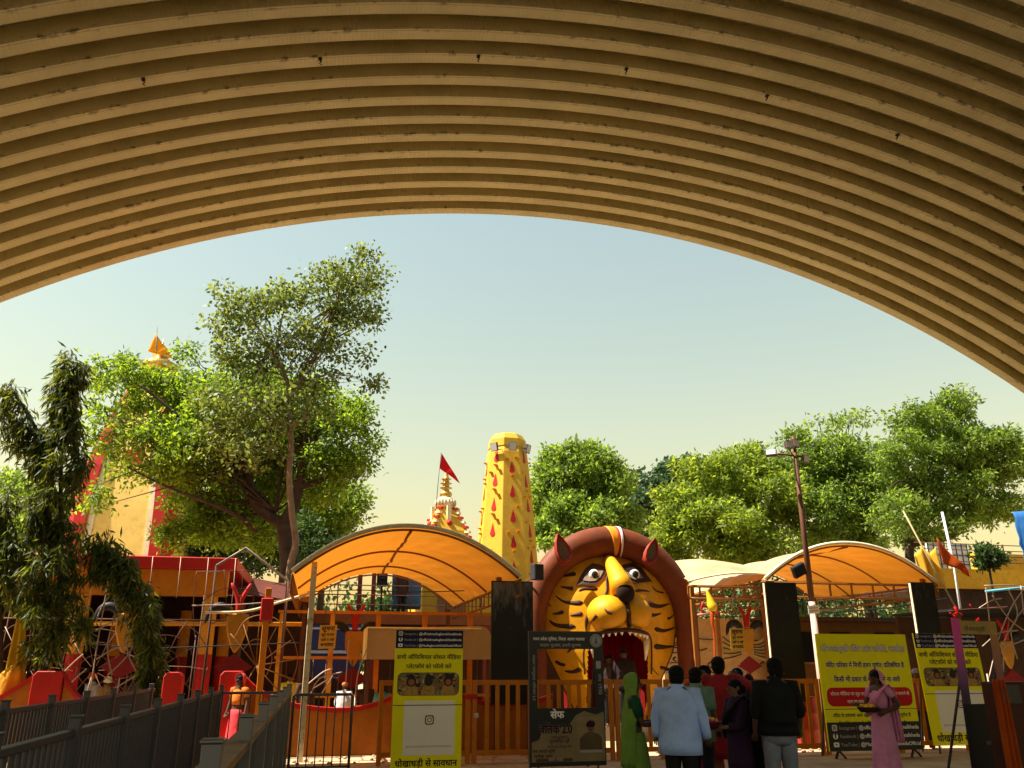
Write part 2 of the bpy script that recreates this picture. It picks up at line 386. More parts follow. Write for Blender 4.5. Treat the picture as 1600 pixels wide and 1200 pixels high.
# small temple spire with a red flag
SY = 40.0
sb = at(695, 832, SY); sp = thing('small_shikhara', 'small yellow temple spire with red stepped ribs and a brass finial', 'spire', (sb.x, SY, 0))
zt = at(688, 790, SY).z; zb = sb.z
def srad(z): t = (z-zb)/(zt-zb); return 1.25*(1-t) + 0.42*t if t > 0 else 1.25 - 0.28*t
m = MB(); m.lathe([(1.9, 0), (1.9, 4.5), (srad(zb-1.2), zb-1.2), (srad(zb), zb), (srad((zb+zt)/2)*1.06, (zb+zt)/2), (0.42, zt)], (sb.x, SY, 0), 4, rot=PI/4+R(8)); m.build('body', YELLOW, sp)
for cnr in range(4):                            # stepped ribs up each corner
    a = PI/4 + R(8) + cnr*PI/2
    for i in range(11):
        z = zb - 1.0 + i*0.235; r = srad(z)*0.98
        if z > zt - 0.1: break
        MB().box((sb.x + r*math.cos(a), SY + r*math.sin(a), z), (0.26, 0.26, 0.10), rz=a).build('rib_step', RED if i % 2 else CREAM, sp)
for kf in range(4):
    a = kf*PI/2 + R(8); r = srad(zb+0.3)*0.72
    MB().ell((sb.x + r*math.cos(a), SY + r*math.sin(a), zb+0.35), (0.14, 0.14, 0.14), 10, 6).build('boss', RED, sp)
    o = MB(); o.box((sb.x + (r-.12)*math.cos(a), SY + (r-.12)*math.sin(a), zb+0.85), (0.16, 0.2, 0.7), rz=a); o.build('niche_rib', CREAM, sp)
m = MB(); m.sm = True
m.lathe([(.42, zt-.12), (.46, zt), (.48, zt+.14), (.44, zt+.26), (.36, zt+.34), (.28, zt+.4)], (sb.x, SY, 0), 18); m.build('amalaka', CREAM, sp)
o = MB()
for k in range(18):
    a = 2*PI*k/18; o.ell((sb.x+.46*math.cos(a), SY+.46*math.sin(a), zt+.12), (.08, .08, .16), 6, 5)
o.build('amalaka_lobes', mat('weathered_cream', (.55, .45, .3), .8, dirt=.5), sp)
f0 = zt+.38; m = MB(); m.sm = True
m.lathe([(.2, f0), (.3, f0+.12), (.3, f0+.25), (.16, f0+.35), (.17, f0+.45), (.32, f0+.5), (.17, f0+.55), (.17, f0+.68), (.3, f0+.73), (.16, f0+.78), (.16, f0+.9), (.26, f0+.95), (.13, f0+1.0), (.12, f0+1.12), (.03, f0+1.3), (.0, f0+1.55)], (sb.x, SY, 0), 14)
m.build('finial', GOLD, sp)
def flag(name, label, pole, tri, m, pole_m=RUST, r=0.02, amp=0.12, cat='flag'):
    t = thing(name, label, cat, Vector(pole[0]))
    MB().tube(pole, r, 6).build('pole', pole_m, t)
    a, b, c = [Vector(p) for p in tri]           # hoist top, hoist bottom, fly tip
    def fn(u, v):
        h = a.lerp(b, v); p = h.lerp(c, u); p.y += amp*math.sin(u*7+v*2)*u; p.z += 0.4*amp*math.sin(u*5+1+v*3)*u*(1-u); return p
    MB().grid(fn, 14, 6).build('cloth', m, t, thick=0.006)
    return t
REDCLOTH = mat('red_cloth', (0.6, 0.012, 0.012), 0.7, trans=(0.7, 0.02, 0.02), var=.08)
SAFFRON = mat('saffron_cloth', (0.80, 0.40, 0.01), 0.7, trans=(0.9, 0.5, 0.01), var=.08)
ORCLOTH = mat('orange_cloth', (0.55, 0.1, 0.01), 0.8, trans=(0.6, 0.12, 0.01), var=.15)
YCLOTH = mat('yellow_cloth', (0.62, 0.42, 0.02), 0.8, trans=(0.6, 0.4, 0.02), var=.12)
flag('temple_flag', 'red pennant flying from a thin pole on the small yellow spire', [at(681, 800, SY-.4), at(684, 760, SY-.4), at(689, 707, SY-.4)],
     [at(690, 708, SY-.4), at(687, 732, SY-.4), at(719, 755, SY-.4)], REDCLOTH, GREY, .018, amp=.1)

# big temple spire at the left
BY = 40.0
bb = at(207, 860, BY); bs = thing('large_shikhara', 'large cream yellow temple spire with red corner ribs behind the left trees', 'spire', (bb.x, BY, 0))
br_ = math.atan2(-bb.x, BY) + 0.0
face_rot = -PI/2 - math.atan2(bb.x, BY) - R(19)
hp = [(0, 2.0), (6.3, 2.0), (8.3, 1.9), (10, 1.72), (11.6, 1.45), (13, 1.1), (14.2, .72), (15, .45)]
def hsz(z):
    for (a, b), (c, d) in zip(hp, hp[1:]):
        if a <= z <= c: return b + (d-b)*(z-a)/(c-a)
    return hp[-1][1]
zz = list(np.linspace(0, 15, 40)); q45 = face_rot+PI/4
bsy = mat('pale_temple_yellow', (0.72, 0.5, 0.14), .7, var=.1, scale=1.2, dirt=.2)
m = MB(); m.lathe([(hsz(z)*math.sqrt(2), z) for z in zz], (bb.x, BY, 0), 4, rot=q45); m.build('body', bsy, bs)
for k in range(4):
    a = q45 + k*PI/2                            # red ribs riding on the corners
    rows = []
    for z in zz:
        r = hsz(z)*math.sqrt(2); c = Vector((bb.x + r*math.cos(a), BY + r*math.sin(a), z)); e = Vector((math.cos(a), math.sin(a), 0)); s_ = Vector((-math.sin(a), math.cos(a), 0))
        w = .26*hsz(z)/2+.1; rows.append([c + e*.09 + s_*w*.6, c + e*.09 - s_*w*.6, c - e*.25 - s_*w*1.6, c - e*.25 + s_*w*1.6])
    MB().rings(rows, True, False).build('corner_rib', RED, bs)
    a2 = face_rot + k*PI/2                      # two shallow mouldings on each face
    for u in (-.62, .62):
        rows = []
        for z in zz:
            h = hsz(z); e = Vector((math.cos(a2), math.sin(a2), 0)); s_ = Vector((-math.sin(a2), math.cos(a2), 0)); c = Vector((bb.x, BY, z)) + e*h + s_*u*h
            w = .12; rows.append([c + e*.05 + s_*w, c + e*.05 - s_*w, c - e*.1 - s_*w, c - e*.1 + s_*w])
        MB().rings(rows, True, False).build('face_moulding', CREAM, bs)
    e = Vector((math.cos(a2), math.sin(a2), 0)); z = 10.4; h = hsz(z)
    MB().box(Vector((bb.x, BY, z)) + e*(h-.02), (.16, h*.55, .7), rz=a2).build('face_panel', RED, bs, bevel=.02)
m = MB(); m.sm = True; m.lathe([(.5, 14.9), (.85, 15.05), (.9, 15.3), (.6, 15.5), (.3, 15.6), (.42, 15.9), (.3, 16.15), (.05, 16.4), (0, 16.7)], (bb.x, BY, 0), 20); m.build('finial', GOLD, bs)
flag('temple_flag', 'saffron yellow pennant above the large temple spire and leafy tree', [at(243, 640, BY-.6), at(244, 560, BY-.6), at(245, 511, BY-.6)],
     [at(243, 521, BY-.6), at(231, 549, BY-.6), at(270, 560, BY-.6)], SAFFRON, GREY, .025, amp=.08)

# left pavilion: red roof beam on painted columns
PY = 22.0
pav = thing('temple_pavilion', 'flat roofed pavilion with red beam and yellow columns with red bases', 'pavilion', (-5, PY, 0))
MB().bx((-7.7, PY-.35, 3.93), (-2.05, PY+8, 4.21)).build('roof_beam', RED, pav, bevel=.02)
MB().bx((-7.5, PY-.15, 3.3), (-2.25, PY+.1, 3.928)).build('fascia', ORANGE, pav, bevel=.01)
m = MB(); m.bx((-7.5, PY+7.6, 0), (-2.2, PY+7.9, 3.9)); m.bx((-7.6, PY+.12, 0), (-7.4, PY+7.6, 3.9)); m.build('back_wall', BROWN, pav)
for x, y in ((-5.5, PY), (-2.62, PY), (-5.5, PY+4), (-2.62, PY+4), (-4.0, PY+6)):
    c = MB(); c.lathe([(.17, 1.95), (.17, 3.28), (.2, 3.3)], (x, y, 0), 14); co = c.build('column', YELORANGE, pav)
    MB().lathe([(.178, 0), (.178, 1.95)], (x, y, 0), 14).build('red_base', RED, co)
MB().tube([(-6.3, PY-.3, 2.62), (-.4, PY-.3, 2.66)], .05, 8).build('tie_rail', YELORANGE, pav)
rnd = random.Random(8)
for x in np.linspace(-7.2, -2.1, 9):            # white rain chains hanging off the beam
    MB().tube([(x, PY-.38, 4.2), (x+.02, PY-.4, 3.4+rnd.random()*.6), (x+.01, PY-.38, 2.4+rnd.random())], .008, 5).build('hanging_wire', WIRE, pav)

# terrace block behind the forecourt
ter = thing('terrace_building', 'dark brown temple terrace with orange beam and railing behind the gate', 'building', (2.5, 26, 0))
MB().bx((-1.9, 27.6, 2.95), (12.5, 27.85, 3.25)).build('edge_beam', mat('dull_orange_beam', (.2, .07, .02), .7, dirt=.3), ter)
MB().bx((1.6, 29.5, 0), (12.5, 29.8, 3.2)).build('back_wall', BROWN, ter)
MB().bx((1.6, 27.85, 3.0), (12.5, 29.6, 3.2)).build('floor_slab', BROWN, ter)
for x in (-1.2, 1.7, 3.6, 5.4, 10.6): MB().bx((x-.13, 27.62, 0), (x+.13, 27.84, 2.948)).build('pillar', mat('maroon_paint', (.16, .03, .02), .6), ter)
for i, z in enumerate((3.55, 3.85, 4.15)): MB().tube([(-1.8, 27.7, z), (12.3, 27.7, z)], .018, 6).build('rail', RUST, ter)
for x in np.linspace(-1.8, 12.2, 13): MB().tube([(x, 27.7, 3.25), (x, 27.7, 4.2)], .025, 6).build('rail_post', RUST, ter)
for x in (1.25, 1.7): MB().bx((x-.07, 28.4, 3.2), (x+.07, 28.5, 5.0)).build('post', mat('maroon_paint', (0, 0, 0)), ter)
# what shows in the gap under the canopy
shr = thing('yellow_shrine', 'yellow shrine with red band and brown arch on the terrace behind the canopy', 'shrine', (4.6, 30.5, 3.2))
MB().bx((3.5, 30, 3.2), (6.0, 32, 4.6)).build('wall', YELLOW, shr)
MB().bx((3.4, 29.9, 4.6), (6.1, 32.1, 4.95)).build('cornice', RED, shr)
m = MB(); m.prism([(-.5+4.55, 3.25)] + [(4.55+.5*math.cos(t), 3.9+.5*math.sin(t)) for t in np.linspace(PI, 0, 12)] + [(5.05, 3.25)], 29.9, 29.96); m.build('arch_panel', mat('arch_brown', (.22, .12, .06), .7), shr)
bt = MB(); bt.grid(lambda u, v: Vector((2.35+u*1.0, 29.0+.05*math.sin(9*u)*v, 3.5+v*1.4)), 8, 6)
tag(bt.build('blue_tarpaulin', mat('blue_tarpaulin', (.07, .16, .26), .6), thick=.01), 'dull blue tarpaulin hung on the terrace under the canopy arch', 'tarpaulin')
sh_ = thing('loudspeaker', 'black loudspeaker box on the terrace left of the blue tarpaulin', 'loudspeaker', (1.9, 28.6, 3.9))
MB().box((1.98, 28.6, 4.45), (.34, .3, .5)).build('cabinet', BLACK, sh_, bevel=.02); MB().lathe([(.11, -.01), (.13, .02), (.04, .03)], (0, 0, 0), 12).build('cone', GREY, sh_, local=True).location = (.08, -.17, .55); MB().bx((1.95, 28.58, 3.2), (2.01, 28.64, 4.2)).build('stand', BLACK, sh_)

bh = thing('blue_hoarding', 'blue violet hoarding with bright white bands behind the white pole', 'hoarding', (.3, 31, 0))
MB().bx((-1.8, 31, 1.3), (1.5, 31.06, 3.5)).build('sheet', mat('blue_violet_sheet', (.07, .07, .17), .6), bh)
MB().bx((-1.8, 31, 0), (1.5, 31.06, 1.298)).build('dark_filler', BROWN, bh)  # added dark sheet, hides the sunlit ground below the hoarding
for z0, z1 in ((3.1, 3.46), (2.9, 2.97), (2.1, 2.2)): MB().bx((-1.8, 30.96, z0), (1.5, 30.998, z1)).build('white_band', WHITE, bh)
for x in (-1.7, -.1, 1.4): MB().bx((x-.05, 31.06, 0), (x+.05, 31.16, 3.5)).build('post', RUST, bh)

of = thing('orange_shed_frame', 'orange steel shed frame with posts and rails in the shadow behind the fence', 'frame', (2, 22.3, 0))
for x in (-.9, .35, 1.5, 2.7, 3.9, 5.0): MB().bx((x-.06, 22.24, 0), (x+.06, 22.36, 2.98)).build('post', YELORANGE if x < 1 else ORANGE, of)
for z in (.95, 1.85, 2.95): MB().bx((-1.0, 22.18, z), (5.1, 22.238, z+.07)).build('rail', ORANGE, of)
for x in np.arange(-.7, 5.0, .32): MB().tube([(x, 22.3, .2), (x, 22.3, 1.84)], .014, 6).build('bar', RUST, of)
gr_ = thing('pavilion_grille', 'rusty web like grille of rings and spokes across the front of the left pavilion', 'grille', (-4.2, 21.5, 0))
for x in (-6.9, -5.6, -4.2, -2.75): MB().tube([(x, 21.5, 0), (x+.03, 21.5, 3.3)], .014, 5).build('rod', RUST, gr_)
for z in (.62, 2.72): MB().tube([(-7.0, 21.47, z), (-2.2, 21.47, z)], .016, 6).build('cross_rod', RUST, gr_)
rnd = random.Random(31)
for x, z, R0 in ((-6.25, 1.68, 1.0), (-4.9, 1.6, .9), (-3.45, 1.7, 1.0)):
    for r in (R0, R0*.68, R0*.36): MB().tube([(x+r*math.cos(a), 21.44, z+r*math.sin(a)) for a in np.linspace(0, 2*PI, 25)], .011, 5).build('ring', RUST, gr_)
    for k in range(11):
        a = 2*PI*k/11+rnd.uniform(-.1, .1); q = rnd.uniform(.9, 1.12); MB().tube([(x+.1*math.cos(a), 21.42, z+.1*math.sin(a)), (x+R0*q*.6*math.cos(a+.05), 21.40, z+R0*q*.6*math.sin(a+.05)), (x+R0*q*math.cos(a), 21.42, z+R0*q*math.sin(a))], .009, 5).build('spoke', WIRE if k % 4 == 0 else RUST, gr_)
# cream awning sheet behind the left banner
p0 = at(575, 982, 19.6); p1 = at(768, 978, 19.6); pz = at(580, 1030, 19.6).z
aw = thing('cream_awning', 'cream awning box with rounded corner behind the social media banner', 'awning', (p0.x, 19.6, 0))
pts = [(p0.x, pz), (p1.x, pz)] + [(p1.x-.28+.28*math.cos(t), p1.z-.28+.28*math.sin(t)) for t in np.linspace(0, PI/2, 6)] + [(p0.x, p0.z)]
MB().prism(pts, 19.6, 20.5).build('cover', mat('cream_vinyl', (.62, .48, .26), .5, var=.12, trans=(.5, .36, .16)), aw)
for x in (p0.x+.05, p1.x-.05): MB().bx((x-.04, 19.7, 0), (x+.04, 19.78, pz)).build('leg', RUST, aw)
m = MB(); m.bx((p0.x-.02, 19.55, p0.z+.003), (p1.x-.25, 20.52, p0.z+.035)); m.bx((p0.x-.045, 19.55, pz), (p0.x-.003, 20.52, p0.z)); m.build('sunlit_edge', mat('sunlit_edge_yellow', (.9, .74, .32), .5), aw)  # sunlight on the top and left edges, put into a bright yellow

# mural wall right of the tiger
mw = thing('mural_wall', 'cream mural wall painted with black line drawing right of the tiger', 'wall', (12.5, 25, 0))
MB().bx((10.4, 25, 0), (14.6, 25.2, 3.1)).build('wall', mat('mural_cream', (.40, .29, .14), .8, dirt=.3), mw)
rnd = random.Random(3); 
for i in range(16):
    x = 10.6+rnd.random()*3.6; z = 1.3+rnd.random()*1.5; a = rnd.random()*6; L = .4+rnd.random()*.6; k = rnd.uniform(-2, 2)
    pts = catmull([(x+L*t*math.cos(a+k*t), 24.99, z+L*t*math.sin(a+k*t)*.6) for t in (0, .35, .7, 1)], 4)
    MB().tube(pts, .018, 5).build('drawn_line', BLACK, mw)
for i in range(5): MB().tube([(10.45, 24.99, 1.5+i*.28), (11.0, 24.99, 1.48+i*.3), (11.3, 24.99, 1.4+i*.25)], .016, 5).build('drawn_line', BLACK, mw)

# shed and yellow building at the right
sd = thing('brown_shed', 'low ochre shed with dark windows behind the yellow notice board', 'shed', (17, 24, 0))
MB().bx((13.6, 24.4, 0), (22, 24.7, 3.0)).build('wall', mat('ochre_wall', (.17, .08, .02), .8, dirt=.35), sd)
MB().bx((13.4, 23.6, 3.0), (25, 25.5, 3.12)).build('roof', BROWN, sd)
for x in (14.6, 15.8, 17.4, 19): 
    w = MB().bx((x, 24.36, 1.8), (x+.7, 24.399, 2.7)).build('window', mat('dark_glass', (.015, .015, .015), .2), sd)
    MB().bx((x-.06, 24.33, 1.74), (x+.76, 24.358, 1.8)).build('sill', WOOD, w)
yb = thing('balcony_building', 'bright yellow building with white barred windows and balcony railing at right', 'building', (24, 28, 0))
YB = mat('deep_yellow_wall', (.70, .36, .02), .65, dirt=.3)
def yp(px, py): return at(px, py, 27.0)
e0, e1 = yp(1440, 905), yp(1640, 885)
MB().bx((e0.x-.4, 27, e0.z-.3), (34, 27.2, e0.z+.42)).build('parapet', YB, yb)
MB().bx((e0.x-.3, 27.3, 0), (34, 27.5, e0.z-.42)).build('shadow_wall', BROWN, yb)  # shade below the balcony, put in as a dark brown wall
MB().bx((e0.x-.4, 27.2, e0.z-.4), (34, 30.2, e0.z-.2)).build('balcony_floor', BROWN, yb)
MB().bx((yp(1545, 860).x+2.2, 30.2, e0.z-.2), (34, 30.5, e0.z+1.5)).build('back_wall', YB, yb)
for x in (yp(1482, 860).x, yp(1518, 860).x):
    w = MB().bx((x, 28.12, e0.z+.3), (x+.8, 28.198, e0.z+1.55)).build('window', WHITE, yb)
    for i in range(4): MB().bx((x+.02+i*.25, 28.09, e0.z+.3), (x+.045+i*.25, 28.118, e0.z+1.55)).build('window_bar', BLACK, w)
    for j in range(4): MB().bx((x, 28.06, e0.z+.35+j*.36), (x+.8, 28.088, e0.z+.375+j*.36)).build('window_bar', BLACK, w)
for k in range(4): MB().tube([(e0.x, 27.1, e0.z+.7+k*.22), (34, 27.1, e0.z+.7+k*.22)], .018, 6).build('railing_bar', RUST, yb)
for x in np.arange(e0.x+.3, 33.5, 1.2): MB().tube([(x, 27.1, e0.z+.55), (x, 27.1, e0.z+1.4)], .022, 6).build('railing_post', RUST, yb)
MB().bx((e0.x-1.0, 24.8, 3.13), (32, 26.98, 3.3)).build('canopy_slab', BROWN, yb)
bn = MB(); bx0 = yp(1580, 830)
bn.grid(lambda u, v: Vector((bx0.x+u*2.2+.05*math.sin(30*v), 26.6+.14*math.sin(u*16+2*v), bx0.z-1.3+2.0*v)), 24, 8)
tag(bn.build('blue_net', mat('blue_net', (.05, .22, .55), .6, trans=(.1, .35, .8)), thick=.01), 'bright blue shade net hanging beside the yellow balcony', 'net')
bk = at(1540, 862, 25.6); um = thing('potted_shrub', 'dark green rounded shrub in a pot standing on the yellow balcony edge', 'shrub', (bk.x, 25.6, 3.3))
m = MB(); m.sm = True; m.lathe([(.18, 0), (.26, .3), (.28, .32), (.24, .34)], (bk.x, 25.6, 3.3), 14); m.build('pot', RUST, um)
MB().tube([(bk.x, 25.6, 3.5), (bk.x+.03, 25.6, bk.z-.2)], .04, 8).build('stem', BARK, um)
# yellow drapery and orange flag beside the right canopy
dy = MB(); dp = at(1432, 868, 22.6)
dy.grid(lambda u, v: Vector((dp.x+.1+u*.7-.12*v, 22.6+.09*math.sin(u*17+v), dp.z-.95+v*1.12*(1-.12*math.cos(u*9)))), 30, 8)
tag(dy.build('yellow_drape', mat('golden_drape', (.75, .5, .05), .7, trans=(.8, .5, .04)), thick=.01), 'golden yellow drape with folds hanging right of the arched canopy', 'cloth')
flag('prayer_flag', 'limp orange flag tied to a leaning white and red bamboo pole', [at(1506, 990, 21), at(1490, 880, 21), at(1472, 800, 21)],
     [at(1463, 840, 20.95), at(1474, 880, 20.95), at(1519, 900, 20.95)], ORCLOTH, WHITE, .035, amp=.15)
bp_ = MB(); bp_.tube([at(1500, 962, 20.8), at(1455, 880, 20.8), at(1411, 798, 20.8)], .022, 6); bp_.tube([at(1500, 962, 20.8), at(1501, 975, 20.8), at(1506, 1195, 20.8)], .022, 6)
tag(bp_.build('bamboo_pole', mat('bamboo', (.45, .34, .18), .6)), 'thin leaning bamboo pole left of the orange flag', 'pole')
rs = thing('dark_tin_roof', 'dark tin roofed stall with blue pipe at the right edge', 'stall', (16, 19.5, 0))
MB().bx((15.6, 18.6, 3.0), (23, 21, 3.06)).build('roof', BLACK, rs)
MB().tube([at(1540, 924, 18.5), at(1620, 916, 18.5)], .03, 8).build('pipe', mat('blue_pipe', (.1, .4, .6), .4), rs)
for x in (15.8, 18.5, 22): MB().bx((x-.05, 18.7, 0), (x+.05, 18.8, 3.0)).build('post', RUST, rs)
MB().bx((15.7, 20.9, 0), (23, 20.98, 2.99)).build('back_panel', BROWN, rs)

# ------------------------------------------------------------------ canopies
def canvas_mat(name, top, under, tr):
    m = bpy.data.materials.new(name); m.use_nodes = True; n = m.node_tree.nodes; l = m.node_tree.links; b = n['Principled BSDF']
    g_ = n.new('ShaderNodeNewGeometry'); mx = n.new('ShaderNodeMix'); mx.data_type = 'RGBA'
    mx.inputs[6].default_value = (*top, 1); mx.inputs[7].default_value = (*under, 1); l.new(g_.outputs['Backfacing'], mx.inputs[0])
    tc = n.new('ShaderNodeTexCoord'); nz = n.new('ShaderNodeTexNoise'); nz.inputs['Scale'].default_value = 1.5; nz.inputs['Detail'].default_value = 7; l.new(tc.outputs['Object'], nz.inputs['Vector'])
    mr = n.new('ShaderNodeMapRange'); mr.inputs[1].default_value = .3; mr.inputs[2].default_value = .7; mr.inputs[3].default_value = .62; mr.inputs[4].default_value = 1.12; l.new(nz.outputs[0], mr.inputs[0])
    mu = n.new('ShaderNodeMix'); mu.data_type = 'RGBA'; mu.blend_type = 'MULTIPLY'; mu.inputs[0].default_value = 1; l.new(mx.outputs[2], mu.inputs[6]); l.new(mr.outputs[0], mu.inputs[7])
    l.new(mu.outputs[2], b.inputs['Base Color']); b.inputs['Roughness'].default_value = .75; b.inputs['Specular IOR Level'].default_value = .2
    t = n.new('ShaderNodeBsdfTranslucent'); t.inputs[0].default_value = (*tr, 1); a = n.new('ShaderNodeMixShader'); a.inputs[0].default_value = .22
    l.new(b.outputs[0], a.inputs[1]); l.new(t.outputs[0], a.inputs[2]); l.new(a.outputs[0], n['Material Output'].inputs[0]); return m
CANVAS = canvas_mat('cream_canvas_orange_lining', (.47, .39, .22), (.6, .2, .02), (.8, .28, .02))
FRAME = mat('canopy_frame', (.26, .1, .02), .5, dirt=.3)
def canopy(name, label, x0, x1, ya, yb, ze, za, posts, ribs, truss=('L', 'R'), sag=0.10):
    t = thing(name, label, 'canopy', ((x0+x1)/2, ya, 0)); xc = (x0+x1)/2; hw = (x1-x0)/2
    def zf(u): s_ = 2*u-1; return ze + (za-ze)*(1-abs(s_)**2.1)
    bays = len(ribs)-1
    def fn(u, v):
        y = ya+(yb-ya)*v; fr = 0
        for a, b in zip(ribs, ribs[1:]):
            if a <= v <= b: fr = math.sin(PI*(v-a)/(b-a))
        return Vector((x0+(x1-x0)*u, y, zf(u) - sag*fr*math.sin(PI*u) + .012*math.sin(v*60+5*math.sin(u*9))*fr + .008*math.sin(u*70+v*23)*fr))
    MB().grid(fn, 72, 70).build('canvas', CANVAS, t)
    for v in ribs:
        y = ya+(yb-ya)*v; MB().tube([(x0+(x1-x0)*u, y, zf(u)-.06) for u in np.linspace(.01, .99, 25)], .024, 6).build('arch_rib', FRAME, t)
    MB().tube([(xc, ya+.05, za-.075), (xc, yb-.05, za-.075)], .03, 6).build('ridge_tube', FRAME, t)
    MB().tube([(x0+(x1-x0)*u, ya-.02, zf(u)+.025) for u in np.linspace(0, 1, 31)], .045, 6).build('edge_trim', CREAM, t)
    for s_, x in (('L', x0), ('R', x1)):
        if s_ not in truss: continue
        tr = MB(); tr.tube([(x, ya, ze-.05), (x, yb, ze-.05)], .03, 6).tube([(x, ya, ze-.36), (x, yb, ze-.36)], .03, 6); n_ = int((yb-ya)/.55)
        tr.build('eave_truss', FRAME, t)
        for i in range(n_+1): y = ya+(yb-ya)*i/n_; MB().tube([(x, y, ze-.35), (x, y, ze-.05)], .018, 5).build('truss_strut', FRAME, t)
    for (px_, py_, z1, mm) in posts: MB().bx((px_-.055, py_-.055, 0), (px_+.055, py_+.055, z1)).build('post', mm, t, bevel=.008)
    return t
PEELED = mat('chalky_white_post', (.62, .52, .36), .7, dirt=.45, scale=4)
canopy('arched_canopy', 'large orange lined arched canopy on a white pole left of the tiger gate', -.57, 4.0, 16.95, 26, 3.42, 4.38,
       [(-.16, 17.25, 3.66, PEELED), (3.72, 17.8, 3.5, FRAME), (-.3, 25.6, 3.3, RUST), (3.8, 25.6, 3.3, RUST)], [0, .38, .74, 1])
q0, q1, q2 = at(1195, 905, 20), at(1300, 850, 20), at(1462, 900, 20)
canopy('arched_canopy', 'orange lined arched canopy with cream top behind the lamp post at right', q0.x, q2.x, 20, 26, q0.z, q1.z+.02,
       [(q0.x+.2, 20.3, q0.z-.05, FRAME), (q2.x-.2, 20.3, q2.z-.05, FRAME), (q0.x+.2, 25.7, q0.z-.1, FRAME), (q2.x-.2, 25.7, q2.z-.1, FRAME)], [0, .33, .66, 1])
# front lattice of that canopy
def lattice(x0, x1, y, z0, z1, n_, parent):
    o = MB(); o.tube([(x0, y, z0), (x1, y, z0)], .035, 6).tube([(x0, y, z1), (x1, y, z1)], .035, 6); o.build('front_beam', FRAME, parent)
    for i in range(n_+1): x = x0+(x1-x0)*i/n_; MB().bar((x, y, z0), (x, y, z1), .04).build('front_strut', FRAME, parent)
rc = [o for o in C.objects if o.name.startswith('arched_canopy')][-1]
lattice(q0.x, q2.x, 20.1, q0.z-.42, q0.z-.06, 8, rc)
lw = thing('sloping_awning', 'pale cream awning sloping down beside the tiger with orange lattice frame', 'awning', (10.5, 20, 0))
s0, s1 = at(1068, 910, 20.2), at(1200, 897, 20.2)
def awf(u, v):
    x = s0.x+.16+(s1.x-s0.x-.1)*u; y = 20.2+3.2*v; hmp = math.sin(PI*min(1, max(0, u*.9+.1)))
    return Vector((x, y, s0.z + (s1.z-s0.z)*u + .12*hmp*(1-v) + (.62+.18*hmp)*math.sin(v*PI/2)))
MB().grid(awf, 24, 12).build('canvas', CANVAS, lw)
MB().tube([awf(u, 0)+Vector((0, -.01, 0)) for u in np.linspace(0, 1, 16)], .025, 6).build('edge_trim', CREAM, lw)
lattice(s0.x+.16, s1.x, 20.3, s0.z-.38, s0.z-.08, 7, lw)
lattice(s0.x+.16, s1.x+.1, 23.2, s0.z-.38, s0.z-.08, 7, lw)
for x in (s0.x+.3, s1.x-.1): MB().bx((x-.05, 20.35, 0), (x+.05, 20.45, s0.z-.05)).build('post', FRAME, lw); MB().bx((x-.05, 23.1, 0), (x+.05, 23.18, s0.z-.4)).build('post', FRAME, lw)

dr = thing('tin_roof', 'dark maroon sloping tin roof between the pavilion and the canopy', 'roof', (-1.3, 24.5, 0))
DM = mat('dark_maroon_tin', (.10, .025, .018), .6, var=.3, dirt=.3)
o = MB(); o.add([(-2.3, 23.8, 3.55), (-.2, 23.8, 3.3), (-.2, 27.4, 3.95), (-2.3, 27.4, 4.3)], [(0, 1, 2, 3)]); o.build('sheet', DM, dr, thick=.03)
MB().bx((-2.0, 27.0, 0), (-.25, 27.2, 3.8)).build('back_wall', BROWN, dr)
for x in (-2.0, -.4): MB().bx((x-.05, 23.9, 0), (x+.05, 24.0, 3.3)).build('post', RUST, dr)
# gable of thin pipe left of the canopy
gp = thing('pipe_gable', 'thin grey pipe gable frame between the pavilion and the canopy', 'frame', (-1.5, 20, 0))
MB().tube([at(338, 884, 20), at(384, 856, 20), at(450, 908, 20)], .03, 8).build('rafter', mat('galvanised_pipe', (.22, .18, .15), .5, .3), gp)
MB().tube([at(384, 858, 20), at(382, 880, 20)], .025, 6).build('king_post', GREY, gp)
g0 = at(450, 908, 20); MB().tube([(g0.x, 20, 0), (g0.x, 20, g0.z)], .035, 8).build('leg', RUST, gp)
g1 = at(338, 884, 20); MB().tube([(g1.x, 20, 0), (g1.x, 20, g1.z)], .025, 8).build('leg', BROWN, gp)
